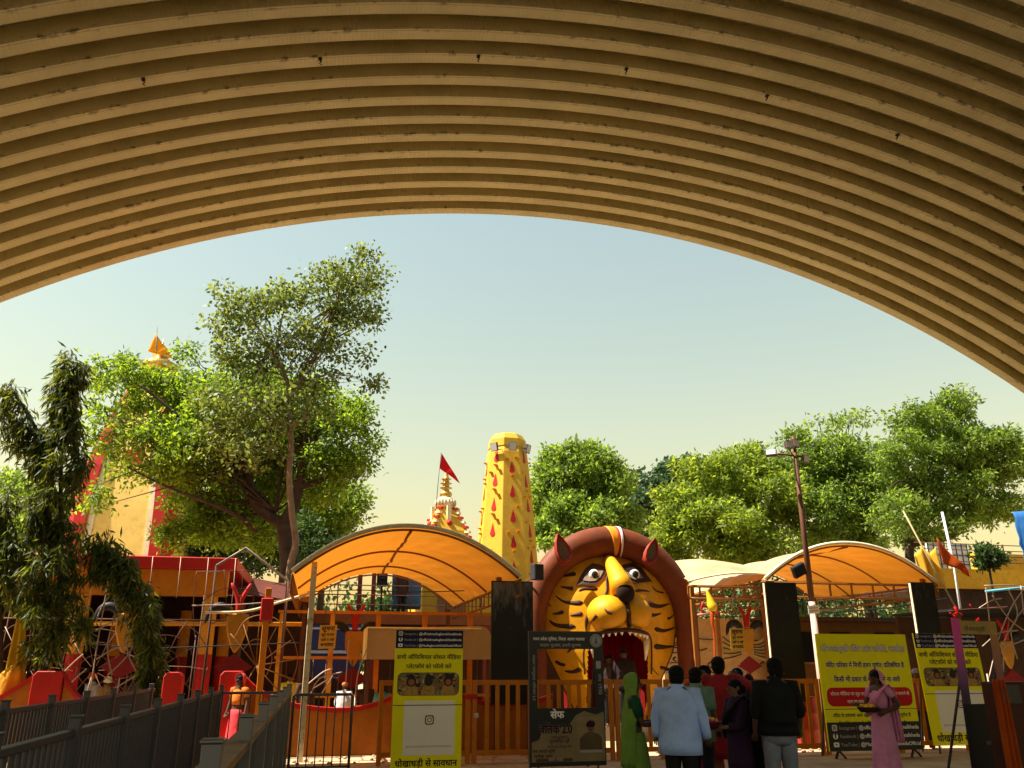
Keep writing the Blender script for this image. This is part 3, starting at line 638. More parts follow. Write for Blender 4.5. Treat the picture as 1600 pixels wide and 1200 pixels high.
# ------------------------------------------------------------------ trees
def leaves(name, clumps, n, L, Wd, m, parent, seed=1, droop=0.0, lump=.3, nsub=None, shell=.45, ragged=5):
    rg = np.random.default_rng(seed); clumps = list(clumps)
    if ragged:                                  # small tufts breaking the outline
        for c in list(clumps):
            for q in range(ragged):
                d = rg.normal(size=3); d[2] = abs(d[2])*.8-.15; d /= np.linalg.norm(d); f = .98+.3*rg.random(); k = .14+.16*rg.random()
                clumps.append((c[0]+d[0]*c[3]*f, c[1]+d[1]*c[4]*f, c[2]+d[2]*c[5]*f, c[3]*k, c[4]*k, c[5]*k, (c[6] if len(c) > 6 else 1)*.8))
    cl = np.array([c[:6] for c in clumps], float)
    wt = np.array([(c[6] if len(c) > 6 else 1)*(c[3]*c[4]*c[5])**(2/3) for c in clumps]); wt /= wt.sum()
    P = []; D = []
    for c, w in zip(cl, wt):
        k = max(30, int(n*w)); ns = nsub or max(8, int(k/55))
        d = rg.normal(size=(ns, 3)); d /= np.linalg.norm(d, axis=1)[:, None]
        sub = d*(shell + (1.05-shell)*rg.random((ns, 1))**.6)
        sub = sub*c[3:6] + c[:3]
        idx = rg.integers(0, ns, k); off = rg.normal(size=(k, 3)); off /= np.linalg.norm(off, axis=1)[:, None]
        off *= rg.random((k, 1))**.5*lump*(.7+.7*rg.random((ns, 1)))[idx]; off[:, 2] *= .75
        P.append(sub[idx]+off); D.append(off/np.maximum(1e-6, np.linalg.norm(off, axis=1))[:, None])
    P = np.concatenate(P); D = np.concatenate(D); N = len(P)
    a = D*.6 + rg.normal(size=(N, 3))*.6; a[:, 2] -= droop; a /= np.linalg.norm(a, axis=1)[:, None]
    b = np.cross(a, rg.normal(size=(N, 3))); b /= np.maximum(1e-6, np.linalg.norm(b, axis=1))[:, None]
    s = (.65+.7*rg.random((N, 1)))
    o = np.array(origin(parent)) if parent is not None else np.zeros(3)
    V = np.empty((N, 4, 3)); V[:, 0] = P; V[:, 1] = P+a*.45*L*s+b*Wd*.5*s; V[:, 2] = P+a*L*s; V[:, 3] = P+a*.45*L*s-b*Wd*.5*s
    V = (V-o).reshape(-1, 3).astype(np.float32)
    me = bpy.data.meshes.new(name); me.vertices.add(N*4); me.vertices.foreach_set('co', V.ravel())
    me.loops.add(N*4); me.loops.foreach_set('vertex_index', np.arange(N*4, dtype=np.int32))
    me.polygons.add(N); me.polygons.foreach_set('loop_start', np.arange(0, N*4, 4, dtype=np.int32)); me.polygons.foreach_set('loop_total', np.full(N, 4, dtype=np.int32))
    me.update(calc_edges=True); me.materials.append(m)
    ob = bpy.data.objects.new(name, me); C.objects.link(ob); ob.parent = parent; ob['kind'] = 'stuff'; return ob
def limbs(parent, paths, m, name='trunk'):
    b = MB()
    for pts, r0, r1 in paths:
        c = catmull(pts, 5); b.tube(c, [r0+(r1-r0)*i/(len(c)-1) for i in range(len(c))], 8)
    return b.build(name, m, parent)
def twigs(clumps, base, r, seed, per=3):
    rg = random.Random(seed); out = []
    for c in clumps:
        p = Vector(c[:3]); b = Vector(base[rg.randrange(len(base))]) if len(base) > 1 else Vector(base[0])
        for q in range(per):
            e = p + Vector((rg.uniform(-1, 1)*c[3], rg.uniform(-1, 1)*c[4], rg.uniform(-.6, 1)*c[5]))*.85
            mid = b.lerp(e, .5) + Vector((rg.uniform(-.4, .4), rg.uniform(-.4, .4), rg.uniform(-.2, .5)))
            out.append(([b, mid, e], r, r*.15))
    return out
def cl(px, py, Y, rx, rz, ry=None, w=1.0):      # a clump measured in the photograph
    p = at(px, py, Y); k = Y/1290*1.0; return (p.x, p.y, p.z, rx*k, (ry if ry else rx)*k, rz*k, w)
NEEM = leaf_mat('neem_leaf', (.065, .135, .014), (.24, .42, .02), .5)
PEEPAL = leaf_mat('pale_leaf', (.085, .14, .035), (.20, .30, .04), .65, .4)
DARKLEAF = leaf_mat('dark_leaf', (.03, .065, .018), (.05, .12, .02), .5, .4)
ASHOKA = leaf_mat('ashoka_leaf', (.03, .06, .018), (.16, .22, .015), .6, .4)
MIDLEAF = leaf_mat('mid_green_leaf', (.085, .15, .024), (.23, .40, .035), .5)
BLUELEAF = leaf_mat('deep_green_leaf', (.035, .08, .03), (.06, .14, .04), .5, .4)
LIMELEAF = leaf_mat('lime_leaf', (.10, .165, .018), (.30, .46, .03), .5)

# broad neem tree behind the pavilion
Y = 31
ne = thing('neem_tree', 'broad leafy tree with dark forked trunk and bright yellow green crown', 'tree', at(452, 900, Y)*1)
ne.location.z = 0; nb = at(452, 900, Y)
ncl = [cl(195, 585, 31, 50, 26), cl(160, 640, 30, 22, 40, w=.45), cl(295, 608, 31, 46, 34), cl(250, 640, 32, 55, 40), cl(340, 640, 30, 55, 45), cl(175, 685, 30, 32, 30, w=.6), cl(300, 700, 30, 55, 55),
       cl(150, 785, 30, 18, 26, w=.5), cl(210, 740, 31, 32, 26, w=.45), cl(265, 745, 31, 24, 26, w=.4), cl(245, 690, 30, 42, 32, w=.9), cl(390, 610, 32, 60, 40), cl(480, 640, 32, 70, 55), cl(545, 690, 31, 42, 55), cl(400, 690, 32, 70, 60), cl(330, 790, 32, 48, 60), cl(400, 760, 33, 60, 55), cl(500, 740, 32, 60, 50), cl(560, 640, 31, 22, 30, w=.6), cl(345, 830, 32, 45, 35), cl(415, 830, 33, 40, 35, w=.6), cl(296, 552, 31, 14, 14, w=.7)]
fork = at(445, 820, Y)
limbs(ne, [([(nb.x, Y, 0), nb, fork], .42, .3), ([fork, at(400, 790, Y), at(385, 730, Y), at(350, 680, Y)], .22, .07), ([fork, at(465, 770, Y), at(475, 700, Y), at(480, 640, Y)], .26, .06), ([at(470, 760, Y), at(510, 745, Y), at(540, 700, Y)], .14, .04),
           ([at(400, 830, Y), at(360, 800, Y-1), at(260, 760, Y-1), at(200, 730, Y-1)], .10, .02), ([at(385, 740, Y), at(290, 660, Y-1), at(220, 600, Y-1)], .12, .03), ([at(355, 690, Y), at(330, 640, Y-1), at(300, 580, Y-1)], .08, .02)] + twigs(ncl, [at(385, 740, Y), at(475, 700, Y), at(430, 800, Y)], .05, 5, 2), BARK)
leaves('crown', ncl, 62000, .19, .08, NEEM, ne, 11, lump=.45, shell=.3, droop=.25)
leaves('crown', [cl(270, 880-40, 31, 18, 26, w=.5)], 900, .19, .08, NEEM, ne, 15, lump=.4)
# slender pale tree in front of it
Y = 28
pt = thing('slender_tree', 'tall slender tree with pale bark and small grey green leaves', 'tree', at(452, 900, Y)); pt.location.z = 0
pcl = [cl(380, 480, 28, 45, 30), cl(350, 525, 28, 30, 30, w=.7), cl(455, 470, 28, 50, 30), cl(530, 440, 28, 48, 30), cl(575, 430, 28, 28, 30, w=.7), cl(555, 490, 28, 45, 40), cl(470, 530, 28, 50, 30), cl(395, 560, 28, 50, 35), cl(540, 550, 28, 40, 35, w=.6), cl(490, 590, 28, 40, 30, w=.6), cl(580, 600, 28, 12, 8, w=.5), cl(440, 640, 27.5, 60, 35, w=.7), cl(350, 640, 27.5, 45, 45, w=.8), cl(380, 700, 27.5, 50, 30, w=.5), cl(568, 405, 28, 16, 12, w=.35)]
b0 = at(452, 900, Y); b1 = at(456, 800, Y); b2 = at(455, 690, Y); b3 = at(452, 620, Y)
limbs(pt, [([(b0.x, Y, 0), b0, at(462, 850, Y), b1, at(452, 745, Y), b2, b3], .13, .08), ([b3, at(447, 590, Y), at(420, 540, Y), at(390, 490, Y)], .09, .02), ([b3, at(470, 600, Y), at(500, 540, Y), at(530, 460, Y), at(560, 410, Y)], .1, .02), ([at(456, 665, Y), at(478, 650, Y), at(480, 625, Y)], .11, .07), ([b2, at(440, 660, Y), at(400, 640, Y), at(360, 620, Y)], .07, .02),
           ([at(500, 540, Y), at(540, 520, Y), at(575, 500, Y)], .05, .012), ([at(430, 555, Y), at(440, 500, Y), at(450, 460, Y)], .05, .012)] + twigs(pcl, [at(455, 610, Y), at(495, 555, Y), at(425, 550, Y), at(530, 470, Y)], .022, 6, 4), PALEBARK)
leaves('crown', pcl, 12500, .155, .10, PEEPAL, pt, 12, lump=.5, shell=.3, droop=.3)
# low trees behind the trunks
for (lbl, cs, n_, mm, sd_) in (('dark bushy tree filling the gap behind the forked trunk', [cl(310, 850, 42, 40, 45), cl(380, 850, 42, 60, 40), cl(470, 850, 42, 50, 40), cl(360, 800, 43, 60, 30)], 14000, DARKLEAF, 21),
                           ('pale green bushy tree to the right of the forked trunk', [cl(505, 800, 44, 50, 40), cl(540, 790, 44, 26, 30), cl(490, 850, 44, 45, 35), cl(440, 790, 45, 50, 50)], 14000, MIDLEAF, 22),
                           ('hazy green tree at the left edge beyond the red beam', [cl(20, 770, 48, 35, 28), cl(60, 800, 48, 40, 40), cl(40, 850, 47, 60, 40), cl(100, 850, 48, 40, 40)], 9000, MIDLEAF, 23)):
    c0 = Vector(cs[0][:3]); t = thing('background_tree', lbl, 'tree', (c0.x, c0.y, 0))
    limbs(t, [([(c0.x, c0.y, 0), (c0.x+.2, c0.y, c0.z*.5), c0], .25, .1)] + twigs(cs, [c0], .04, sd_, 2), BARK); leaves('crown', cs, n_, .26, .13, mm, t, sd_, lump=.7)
# centre trees
cs = [cl(905, 730, 55, 55, 42), cl(860, 790, 55, 32, 60), cl(945, 760, 55, 42, 50), cl(905, 820, 54, 60, 50), cl(850, 835, 52, 25, 22), cl(960, 830, 55, 40, 50)]
t = thing('rounded_tree', 'large rounded dark green tree just right of the yellow tower', 'tree', (Vector(cs[3][:3]).x, 55, 0)); c0 = Vector(cs[3][:3])
limbs(t, [([(c0.x, 55, 0), (c0.x, 55, c0.z*.6), c0], .5, .3)] + twigs(cs, [c0], .1, 31, 2), BARK); leaves('crown', cs, 30000, .34, .17, MIDLEAF, t, 31, lump=.6)
cs = [cl(1005, 775, 64, 42, 38), cl(1060, 760, 64, 42, 44), cl(1020, 820, 63, 60, 50), cl(975, 800, 64, 30, 40), cl(1090, 800, 64, 40, 50)]
t = thing('deep_green_tree', 'dim bluish green tree farther back behind the tiger gate', 'tree', (Vector(cs[2][:3]).x, 64, 0)); c0 = Vector(cs[2][:3])
limbs(t, [([(c0.x, 64, 0), (c0.x, 64, c0.z*.6), c0], .5, .3)] + twigs(cs, [c0], .1, 32, 2), BARK); leaves('crown', cs, 24000, .42, .24, BLUELEAF, t, 32, lump=.7)
# trees at the right
cs = [cl(1055, 850, 36, 40, 40), cl(1060, 800, 36, 35, 40), cl(1110, 760, 36, 50, 45), cl(1160, 735, 37, 50, 30), cl(1130, 830, 35, 65, 50), cl(1200, 780, 36, 55, 50), cl(1180, 860, 36, 60, 35), cl(1165, 705, 37, 20, 9, w=.3)]
t = thing('bushy_tree', 'bright lime green bushy tree between the tiger and the lamp post', 'tree', (Vector(cs[4][:3]).x, 36, 0)); c0 = at(1180, 860, 36)
limbs(t, [([(c0.x, 36, 0), (c0.x, 36, c0.z*.6), c0], .35, .25)] + twigs(cs, [c0], .08, 33, 3), BARK); leaves('crown', cs, 36000, .24, .10, LIMELEAF, t, 33, lump=.42, droop=.25)
cs = [cl(1260, 740, 37, 55, 45), cl(1310, 715, 37, 60, 45), cl(1280, 800, 36, 60, 55), cl(1360, 770, 36, 60, 60), cl(1240, 690, 37, 25, 20, w=.5), cl(1290, 665, 38, 35, 12, w=.2), cl(1340, 655, 38, 25, 12, w=.2), cl(1310, 850, 38, 80, 30, w=.6)]
t = thing('spreading_tree', 'spreading mid green tree behind the lamp post and right canopy', 'tree', (Vector(cs[3][:3]).x, 37, 0)); c0 = at(1345, 840, 37)
limbs(t, [([(c0.x, 37, 0), (c0.x, 37, c0.z*.6), c0], .35, .25), ([c0, at(1300, 790, 37), at(1270, 730, 37)], .2, .05), ([c0, at(1360, 780, 37), at(1370, 700, 37)], .2, .05)] + twigs(cs, [c0, at(1300, 790, 37)], .06, 34, 4), BARK); leaves('crown', cs, 30000, .24, .10, MIDLEAF, t, 34, lump=.42, droop=.25)
cs = [cl(1430, 660, 33, 45, 30), cl(1490, 640, 33, 40, 25), cl(1420, 720, 33, 60, 50), cl(1500, 700, 33, 60, 45), cl(1550, 720, 33, 55, 50), cl(1600, 720, 33, 40, 35, w=.7), cl(1480, 780, 33, 65, 50), cl(1560, 790, 33, 50, 35, w=.7), cl(1400, 800, 32, 45, 35, w=.7), cl(1440, 830, 33, 60, 25, w=.6), cl(1490, 615, 33, 14, 8, w=.4)]
t = thing('tall_tree', 'tallest green tree at the far right under the roof edge', 'tree', (Vector(cs[6][:3]).x, 33, 0)); c0 = at(1420, 850, 33); c1 = at(1500, 830, 33)
limbs(t, [([(c0.x, 33, 0), (c0.x, 33, c0.z*.6), c0, at(1430, 760, 33), at(1450, 690, 33)], .3, .08), ([c0, c1, at(1520, 760, 33), at(1530, 700, 33)], .18, .05)] + twigs(cs, [c0, at(1430, 760, 33), at(1520, 760, 33)], .06, 35, 4), BARK); leaves('crown', cs, 36000, .22, .09, MIDLEAF, t, 35, lump=.4, droop=.25)
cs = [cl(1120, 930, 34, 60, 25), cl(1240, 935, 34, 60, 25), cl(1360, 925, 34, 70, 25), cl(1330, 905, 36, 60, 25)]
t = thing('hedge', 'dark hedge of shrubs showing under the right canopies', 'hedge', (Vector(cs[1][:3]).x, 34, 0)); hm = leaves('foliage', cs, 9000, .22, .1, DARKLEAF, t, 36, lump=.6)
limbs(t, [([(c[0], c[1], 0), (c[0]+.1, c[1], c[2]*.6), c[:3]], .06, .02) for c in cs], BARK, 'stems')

# far wood closing the horizon
rg_ = random.Random(77); cs = [(x+rg_.uniform(-1.5, 1.5), 88+rg_.uniform(-5, 8), rg_.uniform(3.0, 7.5), rg_.uniform(2.5, 4), 3, rg_.uniform(3.0, 4.4)) for x in np.arange(-62, 120, 2.6)]
leaves('distant_wood', cs, 60000, .6, .34, DARKLEAF, None, 78, lump=1.2)['label'] = 'distant belt of dark trees along the horizon'
# ashoka trees: narrow columns of hanging leaves
def ashoka(label, spine, n, seed, rad, trunk, L=.21):
    t = thing('ashoka_tree', label, 'tree', (trunk[0].x, trunk[0].y, 0))
    limbs(t, [([(trunk[0].x, trunk[0].y, 0)] + list(trunk) + list(spine)[::3], .09, .025)], BARK)
    rg = random.Random(seed); cs = []; c = catmull(spine, 4)
    for i, p in enumerate(c):
        r = rad[min(len(rad)-1, int(i/len(c)*len(rad)))]
        for q in range(3):
            a = rg.uniform(0, 6.28); f = r*rg.random()**.6*1.3; cs.append((p.x+f*math.cos(a), p.y+f*math.sin(a), p.z-.1-rg.random()*.45, .05, .05, rg.uniform(.2, .55), 1))
    leaves('crown', cs, int(n*1.5), L, .04, ASHOKA, t, seed, droop=1.4, lump=.17, shell=.1, nsub=9, ragged=0); return t
Y = 19
ashoka('tall drooping mast tree in front of the red beam with garlands on its trunk', [at(95, 985, Y), at(80, 900, Y), at(85, 820, Y), at(95, 740, Y), at(98, 660, Y), at(105, 600, Y), at(110, 560, Y)], 8200, 41, [.42, .42, .42, .38, .32, .25, .14], [at(55, 1120, Y), at(68, 1050, Y)])
ashoka('side stem of drooping leaves curling up left of the tall mast tree', [at(70, 700, Y), at(48, 665, Y), at(28, 640, Y), at(14, 600, Y)], 1200, 42, [.2, .2, .18, .1], [at(66, 1000, Y), at(76, 800, Y)])
ashoka('mast tree cut off by the left edge of the picture', [at(2, 890, Y), at(4, 860, Y), at(10, 815, Y), at(12, 772, Y)], 1900, 43, [.28, .3, .28, .18], [at(-10, 1120, Y), at(0, 1050, Y)])
ashoka('bent dark mast tree leaning across the red beam in front of the pavilion', [at(240, 1060, Y), at(238, 1000, Y), at(228, 940, Y), at(205, 890, Y), at(180, 860, Y), at(158, 842, Y)], 3600, 44, [.08, .14, .2, .22, .18, .1], [at(236, 1120, Y), at(238, 1080, Y)])
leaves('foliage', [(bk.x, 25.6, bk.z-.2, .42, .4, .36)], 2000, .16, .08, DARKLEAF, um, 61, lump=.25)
gar = MB()
rnd = random.Random(2)
for k, (px, py) in enumerate(((55, 1063), (56, 1080), (52, 1092))):
    for q in range(12):
        a = 2*PI*q/12; p = at(px, py, Y); gar.ell((p.x+.11*math.cos(a), p.y+.11*math.sin(a), p.z+.02*math.sin(3*a)), (.03, .03, .03), 6, 4)
tag(gar.build('marigold_garland', mat('marigold', (.8, .4, .01), .7)), 'yellow marigold garlands wound round the mast tree trunk', 'garland')
# ------------------------------------------------------------------ orange fence
FY = 16.35
fen = thing('picket_fence', 'long orange slatted steel fence standing across the forecourt before the tiger gate', 'fence', (7, FY, 0))
fx0, fx1 = at(592, 1062, FY).x, 13.6
FT = 1.44
bays = [fx0, at(737, 1062, FY).x, at(833, 1062, FY).x, at(958, 1062, FY).x, 6.75, 8.5, 10.2, 11.9, fx1]
slat = None; post = None; k_ = 0
for i, (a, b) in enumerate(zip(bays, bays[1:])):
    for x in (a+.06, b-.06):
        if post is None: post = MB().box((0, 0, FT/2), (.085, .06, FT)).build('post', ORANGE, fen, local=True, bevel=.006)
        q = post if k_ == 0 else post.copy()
        if k_: C.objects.link(q)
        q.parent = fen; q.location = (x-7, 0, 0); k_ += 1
    for z in (FT-.045, .17): MB().bx((a+.102, FY-.02, z-.045), (b-.102, FY+.02, z+.045)).build('rail', ORANGE, fen, bevel=.005)
    n_ = max(3, int(round((b-a-.2)/.195)))
    for j in range(1, n_):
        x = a+.1+(b-a-.2)*j/n_
        if slat is None: slat = MB().box((0, 0, .795), (.075, .03, 1.155)).build('slat', ORANGE, fen, local=True, bevel=.004); q = slat
        else: q = slat.copy(); C.objects.link(q)
        q.parent = fen; q.location = (x-7, 0, 0)
for x in (bays[1]-.06, bays[1]+.06): MB().bx((x-.052, FY-.04, 1.1), (x+.052, FY+.04, 1.19)).build('red_band', RED, fen)
MB().bx((bays[1]+.05, FY-.05, .78), (bays[1]+.13, FY-.031, .86)).build('latch', STEEL, fen)

# ------------------------------------------------------------------ queue railings
def railing(name, label, x, y0, y1, step, top=1.3, cap=.07, wide=.05, railmat=GREY, postmat=GREY, sp=.115, over=.07):
    t = thing(name, label, 'railing', (x, y0, 0), group=None)
    MB().bx((x-wide/2, y0, top-.05), (x+wide/2, y1, top)).build('handrail', railmat, t, bevel=.006)
    MB().bx((x-.02, y0, .12), (x+.02, y1, .16)).build('bottom_rail', GREY, t)
    p = None
    for y in np.arange(y0+.3, y1+.01, step):
        if p is None:
            p = MB().box((0, 0, (top+over)/2), (cap, cap, top+over)).box((0, 0, top+over+.008), (cap*1.18, cap*1.18, .016)).build('post', postmat, t, local=True, bevel=.004); q = p
        else: q = p.copy(); C.objects.link(q)
        q.parent = t; q.location = (wide*.3, y-y0, 0)
    b = None; n_ = int((y1-y0)/sp)
    for i in range(1, n_):
        if b is None: b = MB().tube([(0, 0, .16), (0, 0, top-.05)], .016, 6, cap=False).build('baluster', GREY, t, local=True); q = b
        else: q = b.copy(); C.objects.link(q)
        q.parent = t; q.location = (0, (y1-y0)*i/n_, 0)
    return t
railing('queue_railing', 'grey steel queue railing in the middle running away from the lower left corner', -1.55, 4.6, 16.2, 1.55)
railing('queue_railing', 'grey steel queue railing farthest left, partly hidden behind the middle one', -2.92, 7.6, 17.6, 1.55)
railing('queue_railing', 'nearest queue railing with wide worn wooden rail and bright steel post caps', -.40, 3.3, 14.6, 1.7, cap=.075, wide=.13, railmat=WOOD, postmat=mat('dull_steel', (.15, .145, .15), .35, .6), over=.12)
for (xa, xb, yy, lb) in ((-.3, .62, 14.45, 'short grey barrier between the nearest railing and the white pole'), (-1.5, -.42, 15.6, 'short grey barrier closing the lane between two queue railings')):
    t = thing('crowd_barrier', lb, 'barrier', (xa, yy, 0))
    MB().tube([(xa, yy, .02), (xa, yy, 1.23), (xa+.03, yy, 1.26), (xb-.03, yy, 1.26), (xb, yy, 1.23), (xb, yy, .02)], .022, 8).build('frame', GREY, t)
    MB().tube([(xa, yy, .2), (xb, yy, .2)], .016, 6).build('bottom_rail', GREY, t)
    for i in range(1, 7): x = xa+(xb-xa)*i/7; MB().tube([(x, yy, .2), (x, yy, 1.25)], .011, 6).build('bar', GREY, t)

# ------------------------------------------------------------------ swooping red and orange walls
def swoop(name, label, pts, y, pillars):
    t = thing(name, label, 'wall', (pts[0][0], y, 0)); c = [p for p in catmull([(x, 0, z) for x, z in pts], 6)]
    MB().prism([(p.x, p.z-.06) for p in c] + [(c[-1].x, 0), (c[0].x, 0)], y-.1, y+.1).build('panel', mat('dull_orange_wall', (.34, .105, .006), .6, dirt=.3), t)
    rows = [[(p.x, y-.14, p.z-.058), (p.x, y-.14, p.z+.03), (p.x, y+.14, p.z+.03), (p.x, y+.14, p.z-.058)] for p in c]
    MB().rings(rows, True, False).build('coping', RED, t)
    for x0, x1, z in pillars:
        m = MB(); m.prism([(x0, 0), (x1, 0), (x1, z-.08), (x1-.07, z), (x0+.07, z), (x0, z-.08)], y-.2, y+.2); m.build('pillar', RED, t, bevel=.015)
    return t
swoop('curved_wall', 'orange wall with sagging red coping at the far left by the yellow cloth', [(-7.6, .75), (-6.4, .85), (-5.8, 1.12), (-5.24, 1.52)], 18.5, [(-5.25, -4.72, 1.6)])
swoop('curved_wall', 'low red coped wall sloping down behind the queue railings', [(-4.7, 1.45), (-4.45, 1.15), (-4.1, .95), (-3.4, .9), (-2.9, .95)], 18.5, [(-2.9, -2.55, 1.58)])
swoop('curved_wall', 'orange curved wall with red sagging coping behind the white pole and fence', [(-1.38, 1.5), (-1.0, 1.2), (-.3, .95), (.6, .86), (1.3, .98), (1.9, 1.25), (2.3, 1.42), (2.8, 1.2), (3.6, .95), (4.6, 1.0), (5.0, 1.1)], 18.3, [(-1.82, -1.36, 1.6)])
op = thing('orange_gate_post', 'tall orange painted steel post at the end of the nearest railing', 'post', (-1.05, 18.0, 0))
MB().bx((-1.1, 17.95, 0), (-.98, 18.07, 3.2)).build('shaft', ORANGE, op, bevel=.01); MB().bx((-1.16, 17.9, 2.55), (-.92, 18.12, 3.0)).build('red_collar', RED, op, bevel=.02)

# ------------------------------------------------------------------ tiger head gateway
TX = 7.26
TIGY = mat('tiger_yellow', (.62, .285, .006), .5, var=.16, scale=2.2, bump=.35, bscale=7, dirt=.22)
MANE = mat('tiger_mane_brown', (.155, .036, .012), .6, var=.22, scale=2.5, bump=.5, bscale=5, dirt=.4)
STRIPE = mat('tiger_stripe_brown', (.045, .018, .012), .6)
tig = thing('tiger_head_gate', 'giant painted tiger head gateway with brown mane and open red mouth', 'gateway', (TX, 20.6, 0))
def hw(z):
    if z >= 2.9: return 1.88*math.sqrt(max(0, 1-((z-2.9)/1.6)**2))
    for (a, b), (c, d) in zip([(0, .8), (.5, .92), (1.42, 1.38), (2.0, 1.7), (2.5, 1.84), (2.9, 1.88)], [(.5, .92), (1.42, 1.38), (2.0, 1.7), (2.5, 1.84), (2.9, 1.88)]):
        if a <= z <= c: return b+(d-b)*(z-a)/(c-a)
    return .8
def yface(x, z):
    t = max(0, (z-2.9)/1.6); h = 1.88 if z >= 2.9 else hw(z)
    rho2 = min(1, ((x-TX)/h)**2 + t*t); return 20.92 - .76*(1-rho2)
def mouth(x, z):
    if z > 2.5: return False
    w = .78 if z > .9 else .62+.18*z
    if z > 1.95: w *= math.sqrt(max(0, 1-((z-1.95)/.55)**2))
    return abs(x-TX) < w
m = MB(); NU, NZ = 96, 110; vid = {}
for j in range(NZ+1):
    z = 4.5*j/NZ*.999
    for i in range(NU+1):
        x = TX + hw(z)*(-1+2*i/NU); vid[i, j] = len(m.v); m.v.append((x, yface(x, z), z))
for j in range(NZ):
    for i in range(NU):
        q = [vid[i, j], vid[i+1, j], vid[i+1, j+1], vid[i, j+1]]; cx_ = sum(m.v[k][0] for k in q)/4; cz_ = sum(m.v[k][2] for k in q)/4
        if not mouth(cx_, cz_): m.f.append(tuple(q)); m.m.append(0); m.s.append(True)
m.build('face', TIGY, tig)
# mane: thick arch
def mane_pt(s, phi, off=0.0):                   # s from 0 (left foot) to 1 (right foot)
    cx_ = TX+.03; L0 = 2.75; arc = PI*2.04; tot = 2*L0+arc; d = s*tot
    if d < L0: c = Vector((cx_-2.04, 0, d)); n_ = Vector((-1, 0, 0)); th = 0
    elif d > tot-L0: c = Vector((cx_+2.04, 0, tot-d)); n_ = Vector((1, 0, 0)); th = PI
    else:
        th = (d-L0)/2.04; c = Vector((cx_-2.04*math.cos(th), 0, L0+2.04*math.sin(th))); n_ = Vector((-math.cos(th), 0, math.sin(th)))
    a = .29+.09*math.sin(th)+off; return c + n_*a*math.cos(phi) + Vector((0, 20.76-(.29+off)*math.sin(phi), 0))
m = MB(); m.rings([[mane_pt(s, 2*PI*k/22) for k in range(22)] for s in np.linspace(0, 1, 72)]); m.build('mane', MANE, tig)
def mane_strip(name, s0, s1, p0, p1, m_, off, taper):
    o = MB(); o.grid(lambda u, v: mane_pt((s0+s1)/2 + (taper(v) + (s1-s0)/2*(2*u-1)*(1-.75*v)), R(p0)+(R(p1)-R(p0))*v, off), 4, 14); return o.build(name, m_, tig, thick=.006)
mane_strip('crest', .488, .515, 0, 165, mat('crest_orange', (.75, .27, .02), .5), .012, lambda v: .012*v)
mane_strip('crest_stripe', .506, .521, -10, 170, RED, .016, lambda v: .012*v)
mane_strip('crest_stripe', .511, .519, -10, 172, WHITE, .022, lambda v: .013*v)
# inner outline of the face
rim = MB(); rim.tube([(TX-hw(z)*.985, 20.90, z) for z in np.linspace(.2, 4.35, 40)], .022, 6); rim.build('outline', STRIPE, tig)
rim = MB(); rim.tube([(TX+hw(z)*.985, 20.90, z) for z in np.linspace(.2, 4.35, 40)], .022, 6); rim.build('outline', STRIPE, tig)
def onface(zx, zy, off=0.0):                    # zoom coordinates -> point on the face
    px_, py_ = 820+zx/5, 820+zy/5; Yq = 20.5
    for _ in range(12): p = at(px_, py_, Yq); Yq = yface(p.x, p.z)-off
    return at(px_, py_, Yq)
def stripe(pts, w0, w1, off=.008):
    c = catmull([onface(*p) for p in pts], 6); n_ = len(c); o = MB(); rows = []
    for i, p in enumerate(c):
        t = i/(n_-1); w = .92*(w0*(1-t)+w1*t)*min(1, 6*t+.15, 6*(1-t)+.15); d = (c[min(i+1, n_-1)]-c[max(i-1, 0)]).normalized(); s_ = Vector((-d.z, 0, d.x))
        a, b = p+s_*w, p-s_*w
        rows.append([Vector((a.x, yface(a.x, a.z)-off, a.z)), Vector((b.x, yface(b.x, b.z)-off, b.z)), Vector((b.x, yface(b.x, b.z)+.02, b.z)), Vector((a.x, yface(a.x, a.z)+.02, a.z))])
    o.rings(rows, True, True); o.build('stripe', STRIPE, tig)
for p, a, b in (([(265, 405), (330, 395), (400, 378)], .015, .075), ([(275, 482), (330, 492), (380, 500)], .015, .075), ([(232, 548), (300, 598), (380, 610), (455, 608)], .012, .085), ([(420, 518), (470, 496), (570, 500)], .02, .075),
                ([(213, 697), (260, 692), (305, 678)], .015, .07), ([(355, 708), (400, 702), (452, 693)], .015, .075), ([(188, 742), (250, 785), (395, 795)], .015, .09), ([(330, 1002), (355, 975), (385, 955)], .015, .05),
                ([(238, 1062), (270, 1085), (318, 1098)], .03, .06), ([(308, 1140), (370, 1150), (440, 1125)], .02, .085), ([(860, 515), (920, 512), (978, 522)], .05, .012), ([(945, 605), (1040, 638), (1135, 615)], .10, .02),
                ([(982, 706), (1025, 704), (1068, 690)], .065, .012), ([(1112, 735), (1140, 725), (1168, 698)], .05, .012), ([(1012, 812), (1090, 828), (1178, 800)], .08, .02), ([(1008, 950), (1090, 955), (1172, 948)], .10, .02),
                ([(1055, 1112), (1110, 1128), (1165, 1135)], .08, .02), ([(995, 480), (1030, 518), (1088, 532)], .02, .03), ([(1165, 880), (1185, 855), (1200, 830)], .04, .012), ([(200, 560), (180, 610), (205, 640)], .02, .012),
                ([(980, 1090), (1010, 1140), (1050, 1180)], .012, .02), ([(1180, 1030), (1160, 1050), (1190, 1070)], .03, .01)): stripe(p, a, b)
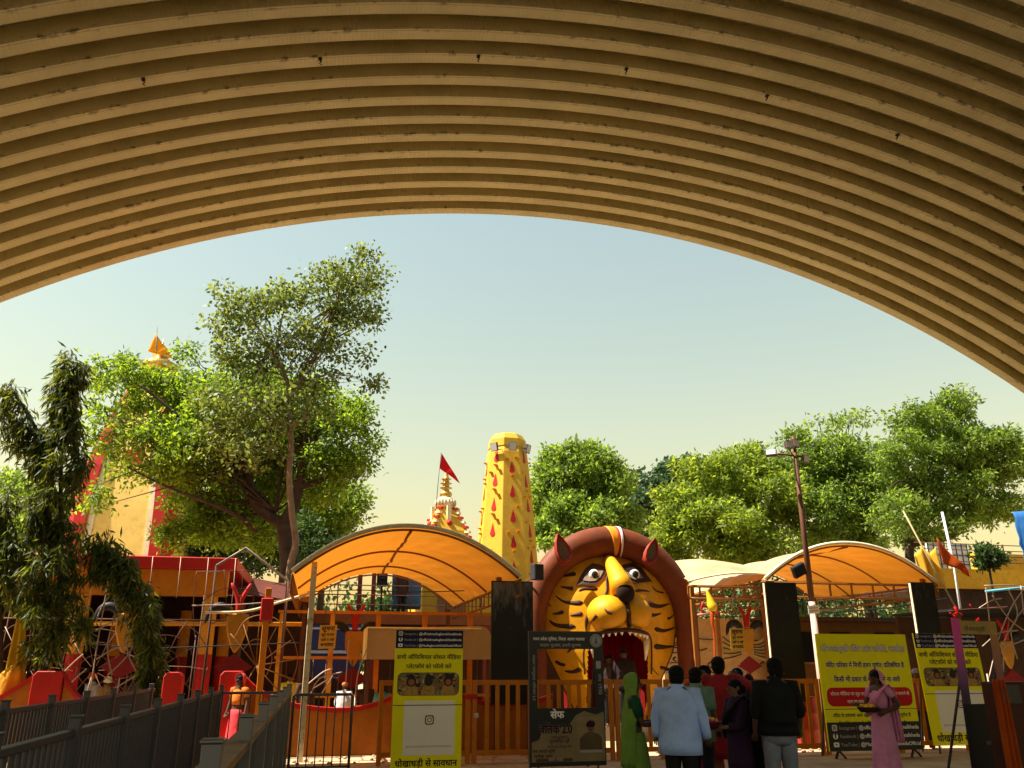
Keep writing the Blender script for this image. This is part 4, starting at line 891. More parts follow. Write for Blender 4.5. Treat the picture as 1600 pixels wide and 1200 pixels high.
# dark contour from the eye down round the muzzle
stripe([(642, 345), (640, 430), (640, 520), (600, 590), (520, 660), (482, 740), (476, 830)], .03, .04, .02)
def plate(name, pts, off, m_, parent=tig, back=-.03):
    f = [onface(*p, off) for p in pts]; b = [onface(*p, back) for p in pts]; c = sum(f, Vector())/len(f); n_ = len(f)
    o = MB(); o.add(f+b+[Vector((c.x, min(c.y, yface(c.x, c.z)-off), c.z))], [(2*n_, i, (i+1) % n_) for i in range(n_)] + [(i, i+n_, (i+1) % n_+n_, (i+1) % n_) for i in range(n_)], False)
    return o.build(name, m_, parent)
SCL = mat('eye_grey', (.2, .15, .11), .35)
for out_, inn, ic in (([(408, 466), (440, 400), (480, 340), (530, 308), (590, 318), (645, 352), (605, 410), (560, 455), (500, 462), (445, 458)], [(447, 438), (470, 392), (500, 360), (540, 342), (590, 345), (622, 356), (592, 412), (552, 444), (500, 447)], (541, 390)),
                      ([(732, 345), (780, 315), (850, 303), (910, 340), (955, 400), (986, 436), (920, 443), (850, 452), (800, 430), (760, 385)], [(765, 352), (805, 328), (850, 324), (890, 358), (932, 420), (862, 434), (812, 410)], (858, 388))):
    oc_ = [sum(p[i] for p in out_)/len(out_) for i in (0, 1)]; ic_ = [sum(p[i] for p in inn)/len(inn) for i in (0, 1)]
    e = plate('eye', [(oc_[0]+(p[0]-oc_[0])*1.07, oc_[1]+(p[1]-oc_[1])*1.1) for p in out_], .05, STRIPE); plate('eye_white', [(ic_[0]+(p[0]-ic_[0])*.93, ic_[1]+(p[1]-ic_[1])*.88) for p in inn], .075, SCL, e)
    c = onface(*ic, .075); M = Matrix.Rotation(0, 3, 'X')
    MB().ell(c, (.14, .05, .14), 16, 8).build('iris', WHITE, e)
    MB().ell(c+Vector((.008, -.04, 0)), (.085, .03, .09), 14, 8).build('pupil', BLACK, e)
# nose bridge, nose, muzzle
m = MB(); m.tube([(TX-.02, 20.84, 4.40), (TX-.02, 20.58, 4.24), (TX-.01, 20.26, 3.95), (TX, 19.95, 3.66), (TX, 19.74, 3.42)], [.07, .16, .22, .27, .29], 18); m.build('nose_bridge', TIGY, tig)
m = MB(); m.ell((TX+.01, 19.63, 3.38), (.235, .12, .23), 18, 12); m.build('nose', mat('nose_black', (.018, .008, .006), .85), tig)
MZ = ((TX-.36, 19.97, 2.92), (.50, .56, .43)), ((TX+.32, 20.03, 2.92), (.46, .52, .42))
for c, r in MZ:
    m = MB(); m.ell(c, r, 26, 16); mo = m.build('muzzle', TIGY, tig)
def onmuz(zx, zy, off):
    d = ray(820+zx/5, 820+zy/5); o = Vector((0, 0, EYE)); best = None
    for c, r in MZ:
        oc = o-Vector(c); A = sum((d[i]/r[i])**2 for i in range(3)); B = 2*sum(oc[i]*d[i]/r[i]**2 for i in range(3)); Cc = sum((oc[i]/r[i])**2 for i in range(3))-1
        D = B*B-4*A*Cc
        if D > 0: t = (-B-math.sqrt(D))/(2*A); best = t if best is None else min(best, t)
    if best is None: return at(820+zx/5, 820+zy/5, 19.8)
    return o+d*best+Vector((0, -off, 0))
for pts in ([(622, 655), (645, 680), (680, 690)], [(512, 765), (535, 740), (562, 708)]):
    c = catmull([onmuz(*p, .0) for p in pts], 5); MB().tube(c, [.01+.04*i/(len(c)-1) for i in range(len(c))], 8).build('stripe', STRIPE, tig)
c = catmull([onmuz(*p, .0) for p in ((800, 610), (805, 650), (812, 700), (815, 760), (815, 790))], 5); MB().tube(c, [.05, .055]+[.06]*(len(c)-2), 8).build('lip_line', STRIPE, tig)
for sgn in (-1, 1):
    pts = catmull([(TX, 19.62, 2.52), (TX+sgn*.4, 19.72, 2.48), (TX+sgn*.75, 20.05, 2.38), (TX+sgn*.88, 20.3, 2.05), (TX+sgn*.86, 20.35, 1.5)], 6)
    MB().tube(pts, [.05]*8+[.045, .04, .035]+[.022]*(len(pts)-11), 8).build('lip', STRIPE, tig)
    for i in range(1, 6):
        t = i/6.5; p = pts[int(t*14)]; MB().lathe([(.045, 0), (.04, -.03), (.012, -.09)], p+Vector((0, .06, -.03)), 8).build('tooth', WHITE, tig)
    MB().tube([(TX+sgn*.72, 20.22, 2.32), (TX+sgn*.70, 20.2, 2.1), (TX+sgn*.66, 20.2, 1.82)], [.075, .06, .015], 10).build('fang', CREAM, tig)
# red throat: curtains on three sides
CURT = mat('red_curtain', (.26, .006, .008), .8, trans=(.25, .006, .008), var=.15)
o = MB(); o.grid(lambda u, v: Vector((TX-.95+1.9*u, 21.9+.05*math.sin(u*50), .05+2.7*v)), 60, 4); o.build('throat_curtain', CURT, tig, thick=.01)
for sgn in (-1, 1):
    o = MB(); o.grid(lambda u, v: Vector((TX+sgn*(.93+.03*math.sin(u*26)), 20.75+1.12*u, .05+2.6*v)), 40, 4); o.build('throat_curtain', CURT, tig, thick=.01)
MB().bx((TX-.92, 20.3, 0), (TX+.92, 21.9, .32)).build('step', mat('grey_step', (.3, .26, .22), .8), tig)
o = MB(); o.grid(lambda u, v: Vector((TX-.15+1.08*u, 20.62+1.3*v, 2.66+.1*math.sin(PI*v))), 8, 8); o.build('throat_sun_block', CURT, tig, thick=.02)  # added over the right half to keep the sun off that curtain
# ears
def ear(pts, inn, yy):
    w = [at(820+a/5, 820+b/5, yy) for a, b in pts]; o = MB(); n_ = len(w); c = sum(w, Vector())/n_
    o.add([Vector((p.x, yy, p.z)) for p in w] + [Vector((p.x+.02, yy+.3, p.z-.03)) for p in w], [(i, i+n_, (i+1) % n_+n_, (i+1) % n_) for i in range(n_)] + [tuple(range(n_, 2*n_))] , True)
    wi = [at(820+a/5, 820+b/5, yy+.0) for a, b in inn]; wi = [c+(p-c)*.72 for p in w]
    o.add([Vector((p.x, yy, p.z)) for p in w] + [Vector((p.x, yy+.07, p.z)) for p in wi], [(i, (i+1) % n_, (i+1) % n_+n_, i+n_) for i in range(n_)], False)
    e = o.build('ear', mat('ear_red_brown', (.26, .03, .015), .5), tig)
    q = MB(); q.add([Vector((p.x, yy+.068, p.z)) for p in wi], [tuple(range(n_))]); q.add([Vector((p.x, yy+.12, p.z)) for p in wi], [tuple(range(n_))]); q.build('ear_inside', mat('ear_inside', (.16, .10, .07), .8), e)
ear([(257, 62), (248, 130), (252, 205), (275, 265), (320, 290), (358, 272), (372, 232), (355, 175), (305, 110)], [], 20.05)
ear([(1022, 100), (985, 140), (955, 195), (945, 250), (962, 290), (1000, 300), (1030, 275), (1046, 200), (1040, 140)], [], 20.05)
# ------------------------------------------------------------------ lettering
_cache = {}
def _text_mesh(s):
    if s in _cache: return _cache[s]
    c = bpy.data.curves.new('t', 'FONT'); c.body = s; c.size = 1; c.resolution_u = 3
    o = bpy.data.objects.new('t', c); C.objects.link(o); dg = bpy.context.evaluated_depsgraph_get(); dg.update()
    me = bpy.data.meshes.new_from_object(o.evaluated_get(dg))
    vs = [tuple(v.co) for v in me.vertices]; fs = [tuple(p.vertices) for p in me.polygons]
    bpy.data.meshes.remove(me); bpy.data.objects.remove(o); bpy.data.curves.remove(c)
    _cache[s] = (vs, fs); return _cache[s]
def _mx(s): vs, _ = _text_mesh(s); return max([v[0] for v in vs], default=0)
def _adv(s): return _mx(s+'।') - _mx('।')
def _clip(vs, fs, x1):                          # keep the part left of x1 (half letters)
    import bmesh
    bm = bmesh.new(); bv = [bm.verts.new(v) for v in vs]
    for f in fs:
        try: bm.faces.new([bv[i] for i in f])
        except ValueError: pass
    bmesh.ops.bisect_plane(bm, geom=bm.verts[:]+bm.edges[:]+bm.faces[:], plane_co=(x1, 0, 0), plane_no=(1, 0, 0), clear_outer=True)
    bm.verts.index_update(); r = [tuple(v.co) for v in bm.verts], [tuple(v.index for v in f.verts) for f in bm.faces]; bm.free(); return r
def compose(s):
    """Plain text with marks: <x> = half form of x, ^ = rakar under the letter before, ~ = reph over the letter before.
    The short i sign is written before its consonant, as it is drawn."""
    V = []; F = []; x = 0.0
    for tok in re.findall(r'<[^>]+>|\^|~|[^<^~]+', s):
        if tok[0] == '<':
            g_ = tok[1:-1]; a = _adv(g_); vs, fs = _text_mesh(g_); cut = a*(.74 if g_ in 'कफ' else .70); vs, fs = _clip(vs, fs, cut); step = cut
        elif tok == '^': vs = [(-.20, .13, 0), (-.17, .17, 0), (-.34, .03, 0), (-.37, .07, 0)]; vs = [(-.15, .20, 0), (-.15, .13, 0), (-.36, -.02, 0), (-.36, .06, 0)]; fs = [(0, 3, 2, 1)]; step = 0
        elif tok == '~': vs = [(-.12, .60, 0), (-.06, .60, 0), (-.09, .80, 0), (-.16, .83, 0), (-.22, .76, 0), (-.19, .72, 0), (-.15, .77, 0), (-.12, .74, 0)]; fs = [(0, 1, 2, 7), (7, 2, 3, 6), (6, 3, 4, 5)]; step = 0
        else:
            vs, fs = _text_mesh(tok); step = _adv(tok)
        k = len(V); V += [(a+x, b, c) for a, b, c in vs]; F += [tuple(i+k for i in f) for f in fs]; x += step
    return V, F, x
class Board:                                    # a flat sheet: u to the right, v up, in metres from its lower left corner
    def __init__(s, O, Rv=(1, 0, 0), Uv=(0, 0, 1)):
        s.O = Vector(O); s.R = Vector(Rv).normalized(); s.U = Vector(Uv).normalized(); s.N = s.R.cross(s.U).normalized()
    def P(s, u, v, n=0.0): return s.O + s.R*u + s.U*v + s.N*n
    def rect(s, name, u0, v0, u1, v1, n0, n1, m, parent, bevel=0):
        o = MB(); q = [s.P(u, v, n) for n in (n0, n1) for v in (v0, v1) for u in (u0, u1)]
        o.add(q, [(0, 1, 3, 2), (4, 6, 7, 5), (0, 4, 5, 1), (2, 3, 7, 6), (0, 2, 6, 4), (1, 5, 7, 3)], False); return o.build(name, m, parent, bevel=bevel)
    def poly(s, name, pts, n0, n1, m, parent):
        k = len(pts); o = MB(); o.add([s.P(u, v, n0) for u, v in pts]+[s.P(u, v, n1) for u, v in pts], [tuple(range(k))[::-1], tuple(range(k, 2*k))] + [(i, (i+1) % k, (i+1) % k+k, i+k) for i in range(k)], False); return o.build(name, m, parent)
    def rrect(s, name, u0, v0, u1, v1, r, n0, n1, m, parent):
        pts = []
        for cx_, cy_, a0 in ((u1-r, v0+r, -PI/2), (u1-r, v1-r, 0), (u0+r, v1-r, PI/2), (u0+r, v0+r, PI)):
            pts += [(cx_+r*math.cos(a0+PI/2*i/5), cy_+r*math.sin(a0+PI/2*i/5)) for i in range(6)]
        return s.poly(name, pts, n0, n1, m, parent)
    def ring(s, name, c, r0, r1, n0, m, parent, k=20, sq=None):
        o = MB(); vs = []
        for i in range(k):
            a = 2*PI*i/k; f = 1
            if sq: ca, sa = abs(math.cos(a)), abs(math.sin(a)); f = 1/(ca**sq+sa**sq)**(1/sq)
            vs += [s.P(c[0]+r0*f*math.cos(a), c[1]+r0*f*math.sin(a), n0), s.P(c[0]+r1*f*math.cos(a), c[1]+r1*f*math.sin(a), n0)]
        o.add(vs, [(2*i, 2*i+1, (2*i+3) % (2*k), (2*i+2) % (2*k)) for i in range(k)], False); return o.build(name, m, parent)
    def text(s, txt, u, v, width, m, parent, bold=.02, n=.004, align='C', outline=None, ow=.05, rot=False, vs=1.0, name='lettering'):
        V, F, adv = compose(txt); k = width/adv; o = MB(); mats = [m]
        def put(dx, dy, nn):
            pts = []
            for a, b, _ in V:
                x, y = (a+dx)*k, (b+dy)*k*vs
                if align == 'C': x -= width/2
                if rot: x, y = y, -x
                pts.append(s.P(u+x, v+y, nn))
            o.add(pts, F, False)
        if outline:
            mats.append(outline); o.mi = 1; e = 0
            for i in range(10): a = 2*PI*i/10; put(ow*math.cos(a), ow*math.sin(a), n+e); e += .00012
            o.mi = 0; n = n+.0016
        for i, (dx, dy) in enumerate(((-bold, 0), (bold, 0), (0, bold), (0, -bold*.7))): put(dx, dy, n+i*.00012)
        return o.build(name, mats, parent)

SIGNY = mat('sign_yellow', (.85, .79, .012), .45, spec=.08, var=.04, dirt=.05)
SIGNW = mat('sign_white', (.82, .77, .75), .45, spec=.08, var=.03)
NAVY = mat('sign_navy', (.018, .016, .06), .45, spec=.08)
INK = mat('print_dark_purple', (.035, .008, .03), .5, spec=.08)
INKW = mat('print_white', (.85, .8, .8), .5, spec=.08)
INKG = mat('print_grey', (.34, .32, .34), .5, spec=.08)
SIGNR = mat('sign_red', (.5, .015, .02), .45, spec=.08)
DARKS = mat('sign_black', (.012, .014, .016), .4, spec=.3)
OLIVE = mat('print_khaki', (.22, .17, .09), .5, var=.15)
def icon_camera(b, u, v, r, m, par):
    b.ring('photo_icon', (u, v), r*.74, r, .004, m, par, 24, sq=5); b.ring('photo_icon_ring', (u, v), r*.34, r*.52, .004, m, par, 16); b.ring('photo_icon_dot', (u+r*.52, v+r*.52), 0, r*.12, .004, m, par, 8)
def icon_f(b, u, v, r, m, mi, par):
    b.ring('letter_icon', (u, v), 0, r, .004, m, par, 20); b.text('f', u, v-r*.62, r*.75, mi, par, bold=.05, n=.0065)
def icon_play(b, u, v, r, m, mi, par):
    b.rrect('play_icon', u-r, v-r*.72, u+r, v+r*.72, r*.3, .003, .005, m, par); b.poly('play_triangle', [(u-r*.3, v-r*.36), (u+r*.42, v), (u-r*.3, v+r*.36)], .0055, .0065, mi, par)
def social(b, u0, u1, vs_, h, par, band=NAVY):
    for v, (ic, nm, hd) in zip(vs_, (('c', 'Instagram |', '@officialmaabaglamukhinalkheda'), ('f', 'Facebook |', '@officialmaabaglamukhinalkheda'), ('p', 'YouTube |', '@MaaBaglamukhiNalkhedaOfficial'))):
        u = u0+h*.75
        if ic == 'c': icon_camera(b, u, v, h*.42, INKW, par)
        elif ic == 'f': icon_f(b, u, v, h*.42, INKW, band, par)
        else: icon_play(b, u, v, h*.45, INKW, band, par)
        wn = (u1-u0)*.2; b.text(nm, u0+h*1.5, v-h*.26, wn, INKG, par, align='L', bold=.012, n=.004); b.text(hd, u0+h*1.5+wn*1.08, v-h*.26, u1-(u0+h*1.5+wn*1.08)-.03, INKW, par, align='L', bold=.02, n=.004)

def standee(label, O, Uv, w, h, full=True):
    t = thing('banner_stand', label, 'banner', O); b = Board(O, (1, 0, 0), Uv)
    b.rect('board', 0, 0, w, h, -.035, 0, SIGNY, t)
    b.rect('top_band', 0.002, h-.30, w-.002, h-.002, .0005, .003, NAVY, t)
    social(b, .02, w, (h-.06, h-.155, h-.25), .085, t)
    b.text('सभी ऑिफिशयल सोशल मीिडया', w/2, h-.475, w*.94, INK, t, bold=.022)
    b.text('<प>लेटफॉम~ को फॉलो करे', w/2, h-.625, w*.66, INK, t, bold=.022)
    ph = b.rrect('photo_print', w*.05, h-1.06, w*.95, h-.69, .09, .0005, .003, mat('photo_brown', (.16, .12, .06), .45, var=.45, scale=9), t)
    md_ = MB(); rr_ = random.Random(9); pm = [mat('photo_gold', (.36, .22, .06), .5, var=.4, scale=14), mat('photo_red', (.34, .09, .05), .5, var=.3), mat('photo_dark', (.02, .018, .012), .5), mat('photo_pale', (.42, .36, .24), .5)]
    for i in range(150):
        u_ = w*rr_.uniform(.07, .93); v_ = h-rr_.uniform(.71, 1.04); a_ = rr_.uniform(.008, .05); b_ = rr_.uniform(.01, .07); md_.mi = rr_.choice((0, 0, 1, 2, 2, 2, 3)); nn_ = .0032+i*.00001
        md_.add([b.P(u_-a_, v_-b_*.3, nn_), b.P(u_+a_*.6, v_-b_*.5, nn_), b.P(min(w*.94, u_+a_), min(h-.7, v_+b_*.4), nn_), b.P(u_-a_*.5, min(h-.7, v_+b_*.5), nn_)], [(0, 1, 2, 3)], False)
    md_.build('photo_detail', pm, ph, kind='stuff')
    fl = mat('photo_gold', (.36, .22, .06), .5, var=.4, scale=14); fk_ = mat('photo_red', (.34, .09, .05), .5, var=.3); hb = mat('photo_dark', (.02, .018, .012), .5)
    for cu, sc_, mm in ((w*.25, .085, fk_), (w*.5, .075, hb), (w*.79, .08, fk_)):
        b.poly('photo_figure', [(cu-.13, h-1.05), (cu+.13, h-1.05), (cu+.10, h-.93), (cu+.04, h-.89), (cu-.04, h-.89), (cu-.10, h-.93)], .0056, .0062, fl, ph)
        b.ring('photo_halo', (cu, h-.835), 0, sc_*1.0, .0066, hb, ph, 14); b.ring('photo_face', (cu, h-.845), 0, sc_*.62, .0072, mm, ph, 12)
        b.poly('photo_crown', [(cu-.07, h-.80), (cu+.07, h-.80), (cu+.045, h-.735), (cu, h-.71), (cu-.045, h-.735)], .0076, .0080, hb, ph)
    b.rrect('white_panel', w*.16, .24, w*.9, h-1.14, .03, .0005, .003, SIGNW, t)
    b.rect('seam', 0, h-1.215, w, h-1.2, .0034, .005, mat('seam_grey', (.12, .11, .06), .5), t)
    icon_camera(b, w*.53, .78, .075, mat('print_maroon', (.14, .03, .04), .5), t)
    b.text('@OFFICIALMAABAGLAMUKHINALKHEDA', w*.53, .36, w*.66, INKG, t, bold=.012)
    b.text('धोखाधड़ी से सावधान', w*.5, .075, w*.88, INK, t, bold=.03)
    for s_ in (.12, w-.12):
        L = MB(); L.bar(b.P(s_, h*.9, -.04), Vector((b.P(s_, 0, 0).x, b.P(s_, 0, 0).y+.55, .0)), .03); L.build('rear_leg', GREY, t)
        L = MB(); L.bar(b.P(s_, 0, -.02), Vector((b.P(s_, 0, -.02).x, b.P(s_, 0, -.02).y, 0)), .03); L.build('front_leg', GREY, t)
    return t
y1 = 14.8; a0, a1, a2 = at(619, 984, y1), at(724, 987, y1), at(615, 1200, y1)
standee('yellow Hindi social media banner in front of the fence by the cream awning', (a0.x, y1, .06), (0, .0, 1), a1.x-a0.x, a0.z-.06)
y2 = 15.9; c0, c1 = at(1430, 989, y2), at(1528, 995, y2)
standee('yellow Hindi social media banner standing behind the magenta frame at right', (c0.x+.06, y2, .16), (-.03, 0.03, 1), c1.x-c0.x, c0.z-.16)

# big yellow notice board
y3 = 15.55; d0, d1, d2 = at(1276, 990, y3), at(1416, 990, y3), at(1303, 1186, y3)
nb_ = thing('notice_board', 'large yellow Hindi temple notice board with red pill and black bottom strip', 'notice board', (d0.x, y3, 0))
b = Board((d0.x, y3, .13), (1, 0, 0), (0, .02, 1)); w = d1.x-d0.x; h = d0.z-.13
b.rect('board', 0, 0, w, h, -.04, 0, SIGNY, nb_); b.rect('bottom_strip', .002, .002, w-.002, .52, .0005, .003, DARKS, nb_)
social(b, .06, w, (.42, .27, .12), .13, nb_, DARKS)
b.text('माँ बगलामुखी मंिदर प^बंध सिमित, नलखेड़ा', w/2, h-.335, w*.93, INKW, nb_, bold=.012, outline=INK, ow=.055, vs=1.2)
b.text('मंिदर पिरसर में िमची~ हवन पूण~तः प^ितबंिधत है', w/2, h-.64, w*.86, INK, nb_, bold=.03, outline=INKW, ow=.06, vs=1.15)
b.text('िकसी भी प^कार के बहकावे में ना आवे', w/2, h-.91, w*.72, INK, nb_, bold=.03, outline=INKW, ow=.06, vs=1.15)
pill = b.rrect('red_pill', w*.04, h-1.37, w*.97, h-1.02, .13, .0005, .003, SIGNR, nb_)
b.text('सोशल मीिडया पर कु<छ> फजी~ लोगों <द>वारा िमची~ हवन कराने के', w*.51, h-1.165, w*.86, INKW, pill, bold=.012, n=.005)
b.text('नाम पर ठगा जा रहा है सावधान रहें', w*.5, h-1.31, w*.5, INKW, pill, bold=.012, n=.005)
b.rect('seam', 0, h-1.425, w, h-1.412, .0005, .003, mat('seam_grey', (0, 0, 0)), nb_)
b.text('मंिदर में दश~नाथ~ आने वाले श<द>धालुओं से सादर अनुरोध है', w*.5, h-1.565, w*.84, INK, nb_, bold=.02)
b.text('िक मंिदर प^ांगण में शांित बनाए रखना आव<श>यक है।', w*.5, h-1.71, w*.74, INK, nb_, bold=.02)
b.text('अतः मंिदर का िनयम पालन कर सहयोग करें', w*.5, h-1.86, w*.58, INK, nb_, bold=.02)
b.text('आ<ज>ञा से, मंिदर सिमित', w*.94, h-1.95, .32, INK, nb_, bold=.02, rot=True, align='L').name = 'side_lettering'
for s_ in (.2, w-.2):
    MB().bar(b.P(s_, h*.9, -.05), Vector((b.P(s_, 0, 0).x, y3+.6, 0)), .035).build('rear_leg', GREY, nb_)
    MB().bar(b.P(s_, .02, -.02), Vector((b.P(s_, 0, -.02).x-.1, y3-.02, 0)), .035).build('front_leg', BLACK, nb_); MB().bar(b.P(s_, .02, -.02), Vector((b.P(s_, 0, -.02).x+.12, y3-.02, 0)), .035).build('front_leg', BLACK, nb_)

# police selfie frame with a cut out window
y4 = 14.8; e0, e1 = at(827, 987, y4), at(941, 987, y4); w = e1.x-e0.x; h = e0.z-.08
sf = thing('photo_frame_board', 'black police selfie board with square cut out window and officer portrait', 'photo frame', (e0.x, y4, 0))
b = Board((e0.x, y4, .08)); u0, u1, v0, v1 = .14, w-.17, .92, h-.29
for q in ((0, v1, w, h), (0, v0, u0, v1), (u1, v0, w, v1), (0, 0, w, v0)): b.rect('frame_board', *[q[0]+(.0005 if q[0] else 0), q[1]+(.0005 if q[1] else 0), q[2], q[3]], -.03, 0, DARKS, sf)
b.rect('edge_trim', -.016, 0, -.0005, h, -.032, .004, GREY, sf); b.rect('edge_trim', -.016, h+.0005, w, h+.014, -.032, .004, GREY, sf)
b.text('म<ध>य प^देश पुिलस, िजला आगर मालवा', w*.40, h-.145, w*.70, INKW, sf, bold=.02); b.text('साइबर सुर<क>षा, हमारी सुर<क>षा', w*.42, h-.25, w*.56, INKG, sf, bold=.016)
b.ring('emblem', (w-.125, h-.145), 0, .115, .003, mat('emblem_grey', (.36, .37, .38), .5), sf, 24); b.ring('emblem_ring', (w-.125, h-.145), .088, .10, .005, mat('emblem_blue', (.12, .15, .22), .5), sf, 24)
b.poly('emblem_shape', [(w-.165, h-.2), (w-.085, h-.2), (w-.105, h-.15), (w-.115, h-.09), (w-.125, h-.06), (w-.135, h-.09), (w-.145, h-.15)], .0045, .006, mat('emblem_blue', (0, 0, 0)), sf)
b.text('कॉल', w-.105, v1-.42, .12, INKG, sf, rot=True, align='L', bold=.02); b.text('1930', w-.105, v1-.57, .19, INKG, sf, rot=True, align='L', bold=.02)
b.rrect('phone_icon', w-.14, v1-.33, w-.05, v1-.20, .02, .0005, .003, INKG, sf)
b.text('साइबर जागरूकता अिभयान 2.0', .055, v1-.1, .75, INKG, sf, rot=True, align='L', bold=.012)
b.poly('khaki_print', [(.03, .07), (w-.02, .07), (w-.02, .80), (.98*w, .86), (.88*w, .81), (.72*w, .87), (.60*w, .80), (.5*w, .62), (.30*w, .60), (.16*w, .57), (.12*w, .42), (.03, .38)], .0005, .003, OLIVE, sf)
b.text('सेफ', w*.36, .76, .24, INKW, sf, bold=.04); b.text('<क>िलक 2.0', w*.34, .52, .58, INK, sf, bold=.035, n=.005, outline=OLIVE, ow=.06, vs=1.25)
pp = b.rect('portrait_print', w*.615, .20, w-.025, .78, .0035, .005, mat('print_tan', (.26, .2, .11), .5, var=.2), sf)
un = mat('print_uniform', (.10, .07, .035), .5, var=.3); cu = w*.80
b.poly('portrait_body', [(cu-.2, .24), (cu+.2, .24), (cu+.2, .44), (cu+.13, .5), (cu+.05, .53), (cu-.05, .53), (cu-.13, .5), (cu-.2, .42)], .0055, .0065, un, pp)
b.ring('portrait_face', (cu, .59), 0, .062, .007, mat('print_skin', (.16, .09, .05), .5), pp, 14); b.poly('portrait_beret', [(cu-.08, .61), (cu+.06, .61), (cu+.085, .66), (cu+.06, .71), (cu-.02, .72), (cu-.075, .68)], .0075, .0085, INK, pp)
b.poly('portrait_moustache', [(cu-.035, .565), (cu+.035, .565), (cu, .58)], .0075, .008, INK, pp); b.rect('portrait_desk', cu-.2, .21, cu+.2, .25, .0055, .007, INKG, pp)
for i, (tx_, wd_) in enumerate((('साइबर जागरूकता', .3), ('सुर<क>िषत रहें', .36), ('सतक~ रहें, जागरूक बनें', .42))): b.text(tx_, w*.38, .44-.075*i, wd_, INK, sf, n=.004, bold=.012)
b.text('जब जागते रहोगे', .04, .215, .4, INK, sf, align='L', bold=.025); b.text('भरोसा आप', .07, .135, .32, INK, sf, align='L', bold=.025)
b.rect('brown_strip', .1, .075, w*.55, .125, .0035, .005, mat('strip_brown', (.09, .04, .02), .5), sf); b.text('कॉल 1930', w*.33, .085, .26, INKG, sf, n=.006, bold=.02)
for s_ in (.15, w-.15): MB().bar(b.P(s_, h*.8, -.04), Vector((b.P(s_, 0, 0).x, y4+.6, 0)), .03).build('rear_leg', GREY, sf); MB().bar(b.P(s_, .03, -.015), Vector((b.P(s_, 0, -.02).x, y4+.015, 0)), .03).build('front_leg', GREY, sf)

# magenta photo frame at the right
y5 = 11.9; f0, f1 = at(1484, 966, y5), at(1560, 968, y5)
mf = thing('photo_frame_board', 'leaning magenta and purple photo frame with yellow header at the right', 'photo frame', (f0.x, y5, 0))
w = .98; h = f0.z-.03; b = Board((f0.x-.03, y5, .03), (.985, .17, 0), (.03, 0, 1))
def grad(name, cols):
    m = bpy.data.materials.new(name); m.use_nodes = True; n = m.node_tree.nodes; l = m.node_tree.links; tc = n.new('ShaderNodeTexCoord'); sp_ = n.new('ShaderNodeSeparateXYZ'); l.new(tc.outputs['Generated'], sp_.inputs[0])
    r = n.new('ShaderNodeValToRGB'); l.new(sp_.outputs[2], r.inputs[0]); el = r.color_ramp.elements
    el[0].color = (*cols[0], 1); el[1].color = (*cols[-1], 1)
    for i, c in enumerate(cols[1:-1]): e = el.new((i+1)/(len(cols)-1)); e.color = (*c, 1)
    l.new(r.outputs[0], n['Principled BSDF'].inputs['Base Color']); n['Principled BSDF'].inputs['Roughness'].default_value = .45; return m
b.rect('side_board', 0, 1.1, .155, h, -.03, 0, grad('magenta_purple_print', [(.03, .012, .06), (.12, .012, .16), (.48, .01, .26), (.58, .012, .28)]), mf)
b.rect('header_board', .156, h-.24, w, h-.03, -.03, -.001, mat('header_tan', (.36, .22, .06), .5, var=.25), mf); b.text('माँ बगलामुखी', .47, h-.19, .46, mat('print_green', (.08, .11, .05), .5), mf, bold=.03, n=.002)
b.rect('side_board', w-.15, .95, w, h-.241, -.03, 0, grad('orange_purple_print', [(.08, .02, .06), (.2, .05, .05), (.3, .12, .03)]), mf)
b.rect('base_board', 0, 0, w, .949, -.03, 0, mat('frame_navy', (.012, .012, .022), .45), mf); b.rect('base_top', .0, .95, w-.151, 1.099, -.03, 0, mat('frame_navy', (0, 0, 0)), mf); b.text('बगलामुखी मंिदर', w*.62, .5, .5, INKG, mf, bold=.03)
for s_ in (.12, w-.12): MB().bar(b.P(s_, h*.7, -.04), Vector((b.P(s_, 0, 0).x, y5+.75, 0)), .03).build('rear_leg', GREY, mf)

